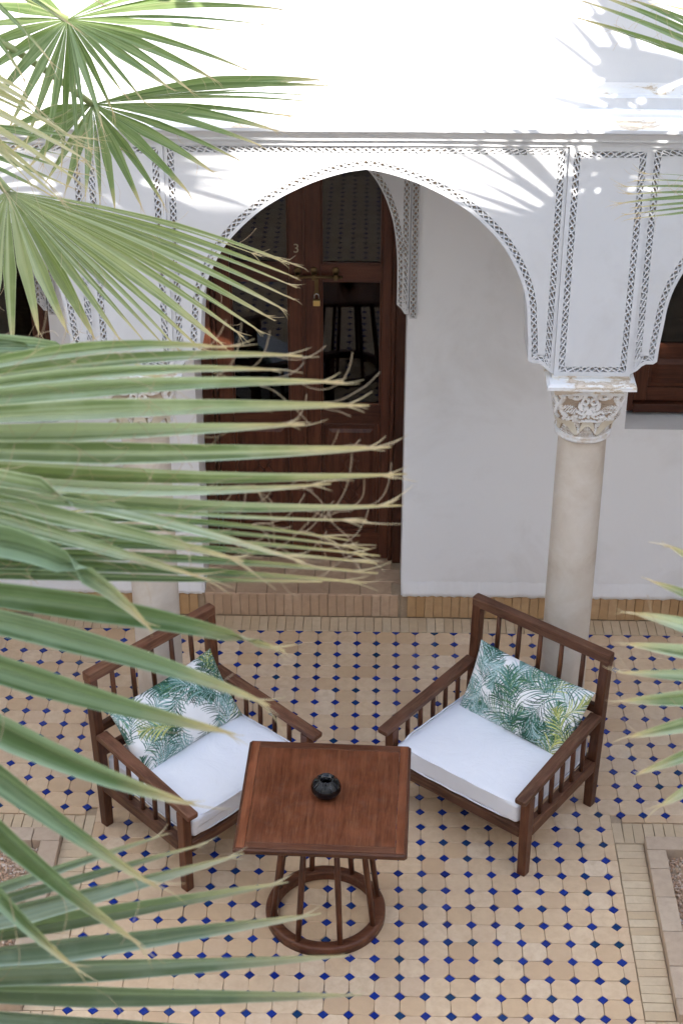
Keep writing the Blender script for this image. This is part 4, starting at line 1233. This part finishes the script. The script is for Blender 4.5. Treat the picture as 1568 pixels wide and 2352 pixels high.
def pxfan(H, D, leaves, jd=.06, seed=0, dD=0.0):
    """photo positions of the fan centre, mid points and tips; depth of the leaf given in metres"""
    rs = random.Random(seed); out = []
    for L in leaves:
        if len(L) == 2: tip, mid = L, None
        else: tip, mid = L[:2], L[2:4]
        dt = D + dD + rs.uniform(-jd, jd)
        if mid is None:
            mid = ((H[0] + tip[0]) / 2 + (tip[1] - H[1]) * rs.uniform(-.02, .02), (H[1] + tip[1]) / 2 - abs(tip[0] - H[0]) * .03 + rs.uniform(-4, 4))
        out.append((PX(mid[0], mid[1], (D + dt) / 2 - .02), PX(tip[0], tip[1], dt)))
    return PX(H[0], H[1], D), out

pl_far = palm((-2.35, .50, -.02), 4.35, 'tall fan palm whose sharp fan leaves hang before the arches')
pr_far = palm((2.40, .50, -.02), 4.75, 'tall fan palm in the planter by the clear column, only leaf tips showing high up')
pl_near = palm((-2.35, -2.5, -.02), 4.0, 'fan palm with large blurred leaves drooping over an armchair and the floor')
pr_near = palm((2.35, -2.5, -.02), 3.7, 'fan palm of which only a row of pointed leaflet tips shows beside the armchair')
TL, TR_, NL, NR = Vector((-2.35, .5, 4.35)), Vector((2.40, .5, 4.75)), Vector((-2.35, -2.5, 4.0)), Vector((2.35, -2.5, 3.7))

# sharp leaves before the arches (upper left of the photograph)
H, L = pxfan((155, 45), 6.0, [(420, -75), (560, -60), (628, -18), (655, 22), (612, 57), (520, 70), (572, 163), (495, 185), (440, 211), (395, 206), (332, 236), (286, 219), (262, 262), (238, 300), (205, 345), (178, 385), (140, 395), (98, 380), (58, 335), (18, 300), (-30, 250), (-70, 195), (-95, 130), (-90, 70), (-60, 10), (-10, -50)], .10, 1)
frond(pl_far, TL, H, L, LEAF, .46, .038, .5, seed=1, threads=2, petr=.012)
H, L = pxfan((212, 240), 6.15, [(742, 184), (762, 198), (757, 210), (745, 222), (735, 236), (672, 268), (640, 302), (600, 335), (552, 370), (492, 398), (436, 446), (378, 472), (326, 478), (264, 482), (230, 470), (196, 452), (150, 440), (104, 420), (66, 385), (30, 345), (10, 300)], .08, 2)
frond(pl_far, TL, H, L, LEAF, .5, .036, .55, seed=2, threads=2, petr=.012)
H, L = pxfan((18, 440), 5.2, [(600, 590), (640, 597), (664, 608), (690, 614), (684, 640), (682, 662), (676, 690), (660, 716), (632, 738), (606, 768), (560, 775), (520, 800), (470, 812), (420, 815), (382, 800), (336, 790), (280, 788), (218, 780), (156, 766), (90, 770), (30, 806), (-25, 800), (-80, 775), (-135, 740), (-190, 700), (-240, 650)], .07, 3)
frond(pl_far, TL, H, L, LEAFO, .58, .040, .5, seed=3, threads=1, petr=.013)
H, L = pxfan((-300, 130), 4.6, [(195, 338, -30, 215), (170, 318, -40, 200), (128, 292, -60, 190), (205, 372, -40, 240), (90, 252, -80, 165), (185, 420, -50, 270), (120, 430, -70, 275), (60, 215, -90, 150), (150, 470, -60, 300), (70, 420, -80, 280), (10, 440, -100, 290)], .06, 4)
frond(pl_far, TL, H, L, LEAFY, .5, .014, .4, seed=4, threads=3, fork=.08)
H, L = pxfan((-260, -180), 4.8, [(240, 12, 20, -90), (178, 68, -20, -60), (122, 148, -40, -20), (60, 190, -70, 10), (110, -40, -40, -110), (300, -30, 40, -120), (20, 210, -100, 20)], .05, 5)
frond(pl_far, TL, H, L, LEAF, .4, .013, .4, seed=5, threads=4)
H, L = pxfan((-260, 290), 5.5, [(228, 322), (216, 345), (200, 372), (188, 402), (165, 432), (128, 455), (86, 470), (38, 482), (-10, 478), (-60, 470)], .08, 15)
frond(pl_far, TL, H, L, LEAF, .45, .015, .5, seed=15, threads=2)
# near, blurred leaves: a big fan reaching across the door
H, L = pxfan((-640, 1000), 2.75, [(520, 800, 30, 826), (694, 818, 60, 850), (640, 850, 50, 874), (790, 878, 90, 900), (848, 932, 110, 952), (700, 975, 60, 992), (898, 1028, 130, 1040), (934, 1090, 150, 1092), (760, 1112, 90, 1112), (926, 1162, 140, 1140)], .09, 6)
frond(pl_near, NL, H, L, LEAFB, .62, .0195, 1.02, seed=6, threads=9, petr=.014, fork=.05)
H, L = pxfan((-600, 1020), 2.6, [(842, 1196, 120, 1150), (700, 1292, 90, 1122), (560, 1290, 40, 1168), (470, 1330, 0, 1190)], .06, 16)
frond(pl_near, NL, H, L, LEAFB, .60, .0175, .9, seed=16, threads=8, petr=.014, fork=.06)
H, L = pxfan((-560, 1300), 2.95, [(800, 1242, 60, 1192), (846, 1262, 70, 1212), (872, 1278, 90, 1232), (866, 1296, 90, 1250), (868, 1318, 95, 1272), (842, 1340, 90, 1300), (740, 1338, 60, 1322)], .04, 7)
frond(pl_near, NL, H, L, LEAFD, .6, .0185, 1.0, seed=7, threads=8, petr=.014, fork=.05)
H, L = pxfan((-560, 1330), 2.55, [(352, 1452, -40, 1235), (655, 1497, 130, 1385), (620, 1622, 90, 1450), (542, 1688, 10, 1540), (452, 1852, -30, 1660), (362, 2042, -70, 1735), (322, 2172, -90, 1830), (180, 2230, -140, 1900)], .05, 8)
frond(pl_near, NL, H, L, LEAFD, .60, .0205, 1.0, seed=8, threads=1, petr=.014, fork=.05)
H, L = pxfan((-620, 2250), 2.9, [(385, 1916, -60, 2062), (478, 1938, -50, 2085), (560, 1962, -20, 2105), (662, 2028, 40, 2140), (738, 2100, 70, 2180), (804, 2196, 90, 2232), (832, 2288, 100, 2290), (770, 2372, 80, 2345), (660, 2450, 40, 2400), (520, 2520, -10, 2450)], .05, 9)
frond(pl_near, NL, H, L, LEAFG, .62, .0225, 1.0, seed=9, threads=1, petr=.014, fork=.035)
H, L = pxfan((-420, 1290), 3.9, [(300, 1162, -60, 1210), (322, 1188, -50, 1222), (285, 1205, -60, 1235), (330, 1222, -50, 1248), (260, 1236, -60, 1258)], .04, 10)
frond(pl_near, NL, H, L, LEAFY, .5, .014, .5, seed=10, threads=3, fork=.06)
H, L = pxfan((-640, 870), 3.4, [(330, 842, -60, 800), (240, 828, -90, 790), (380, 870, -50, 830), (120, 822, -120, 795)], .04, 11)
frond(pl_near, NL, H, L, LEAFD, .6, .02, .5, seed=11, threads=4, fork=.06)
# right edge
H, L = pxfan((1880, 240), 5.3, [(1500, -60, 1700, 60), (1448, 0, 1660, 90), (1400, -20, 1640, 85), (1368, -12, 1610, 88), (1336, 2, 1590, 98), (1320, 40, 1570, 120), (1345, 48, 1580, 130), (1440, 75, 1620, 150)], .06, 12)
frond(pr_far, TR_, H, L, LEAF, .5, .016, .5, seed=12, threads=4, petr=.012)
H, L = pxfan((1830, 455), 5.5, [(1475, 400, 1640, 412), (1455, 415, 1640, 420), (1426, 430, 1630, 432), (1440, 447, 1630, 440), (1418, 468, 1620, 452), (1450, 478, 1640, 462), (1432, 494, 1630, 472), (1460, 502, 1640, 480)], .06, 13)
frond(pr_far, TR_, H, L, LEAF, .5, .012, .5, seed=13, threads=4, petr=.012)
H, L = pxfan((1990, 1570), 2.9, [(1532, 1253, 1730, 1375), (1494, 1336, 1710, 1425), (1452, 1409, 1690, 1470), (1436, 1480, 1680, 1515), (1421, 1546, 1670, 1555), (1426, 1612, 1670, 1595), (1440, 1696, 1680, 1640), (1460, 1781, 1690, 1690), (1510, 1856, 1710, 1735)], .04, 14)
frond(pr_near, NR, H, L, LEAFB, .60, .0165, .9, seed=14, threads=1, petr=.014, fork=.03)

# leaves above the frame whose shadows fall on the wall
def shfan(tree, top, Hs, tips, Y, seed, mat=LEAF, wmax=.03, ts=.5, mid=.5):
    rs = random.Random(seed)
    def back(p, dy=0):
        w_ = ONY(p[0], p[1], YF); k = (w_.y - (Y + dy)) / SD.y
        return w_ - SD * k
    Hw = back(Hs); L = []
    for tp in tips:
        tw = back(tp, rs.uniform(-.06, .06)); L.append(((Hw + tw) / 2 + Vector((0, 0, .02)), tw))
    return frond(tree, top, Hw, L, mat, ts, wmax, .45, seed=seed, petr=.012, fork=.03, tpow=.36)
shfan(pr_far, TR_, (1600, 300), [(1440, -90), (1385, -60), (1335, -20), (1290, 30), (1262, 85), (1245, 140), (1235, 195), (1190, 215), (1150, 235), (1160, 265), (1200, 300)], 1.0, 31, wmax=.055, ts=.42)
shfan(pr_far, TR_, (1400, 560), [(930, 440), (925, 400), (945, 350), (975, 318), (1020, 290), (1070, 272), (1125, 258), (1180, 250), (1235, 250), (1285, 258), (1335, 275), (1390, 290), (1450, 300)], .75, 32, wmax=.055, ts=.42)
shfan(pr_far, TR_, (1690, 120), [(1400, -160), (1400, -80), (1395, 0), (1395, 70), (1400, 130), (1400, 180), (1410, 235), (1430, 290), (1470, 330), (1540, 360), (1620, 380), (1700, 380)], .75, 33, wmax=.10, ts=.82)
shfan(pr_far, TR_, (1640, 440), [(1262, 540), (1240, 480), (1250, 420), (1290, 372), (1345, 335), (1400, 300), (1450, 275), (1520, 262), (1600, 258), (1680, 270)], .65, 34, wmax=.10, ts=.82)
shfan(pl_far, TL, (120, 385), [(600, 240), (690, 258), (712, 280), (700, 302), (690, 322), (668, 342), (630, 362), (590, 400), (618, 424), (540, 440), (572, 470), (500, 500), (420, 530), (330, 550), (240, 550)], .15, 35, wmax=.075, ts=.66)
shfan(pl_far, TL, (40, 330), [(440, 255), (510, 280), (540, 315), (530, 350), (470, 378), (440, 400), (460, 440), (380, 480), (300, 520), (220, 520), (140, 500)], .1, 36, wmax=.09, ts=.8)
# ------------------------------------------------------------------ the rest of the courtyard, round and behind the camera
def wing(name, label, x0, x1, y0, y1, z1):
    t = thing(name, label, 'building', ((x0 + x1) / 2, (y0 + y1) / 2, 0))
    a, b = (x1 - x0) / 2, (y1 - y0) / 2
    m = MB(); m.box(-a, a, -b, b, -.1, z1); m.build('wall', WHITE2, t)
    m = MB(); m.box(-a - .06, a + .06, -b - .06, b + .06, 3.24, 3.33); m.build('cornice', WHITE, t)
    return t
HB = 2.97 + (YF + 5.75) * math.tan(SUN_EL) / math.cos(SUN_AZ)
wing('courtyard_wing', 'white plastered wing facing the arcade across the courtyard', -8, 8, -9.0, -5.75, HB)
wing('courtyard_wing', 'white plastered wing closing the courtyard on the fan palm window side', -9.5, -6.52, -5.7, 3.5, 11.0)
wing('courtyard_wing', 'white plastered wing closing the courtyard on the clear column side', 6.52, 9.5, -5.7, 3.5, 8.0)
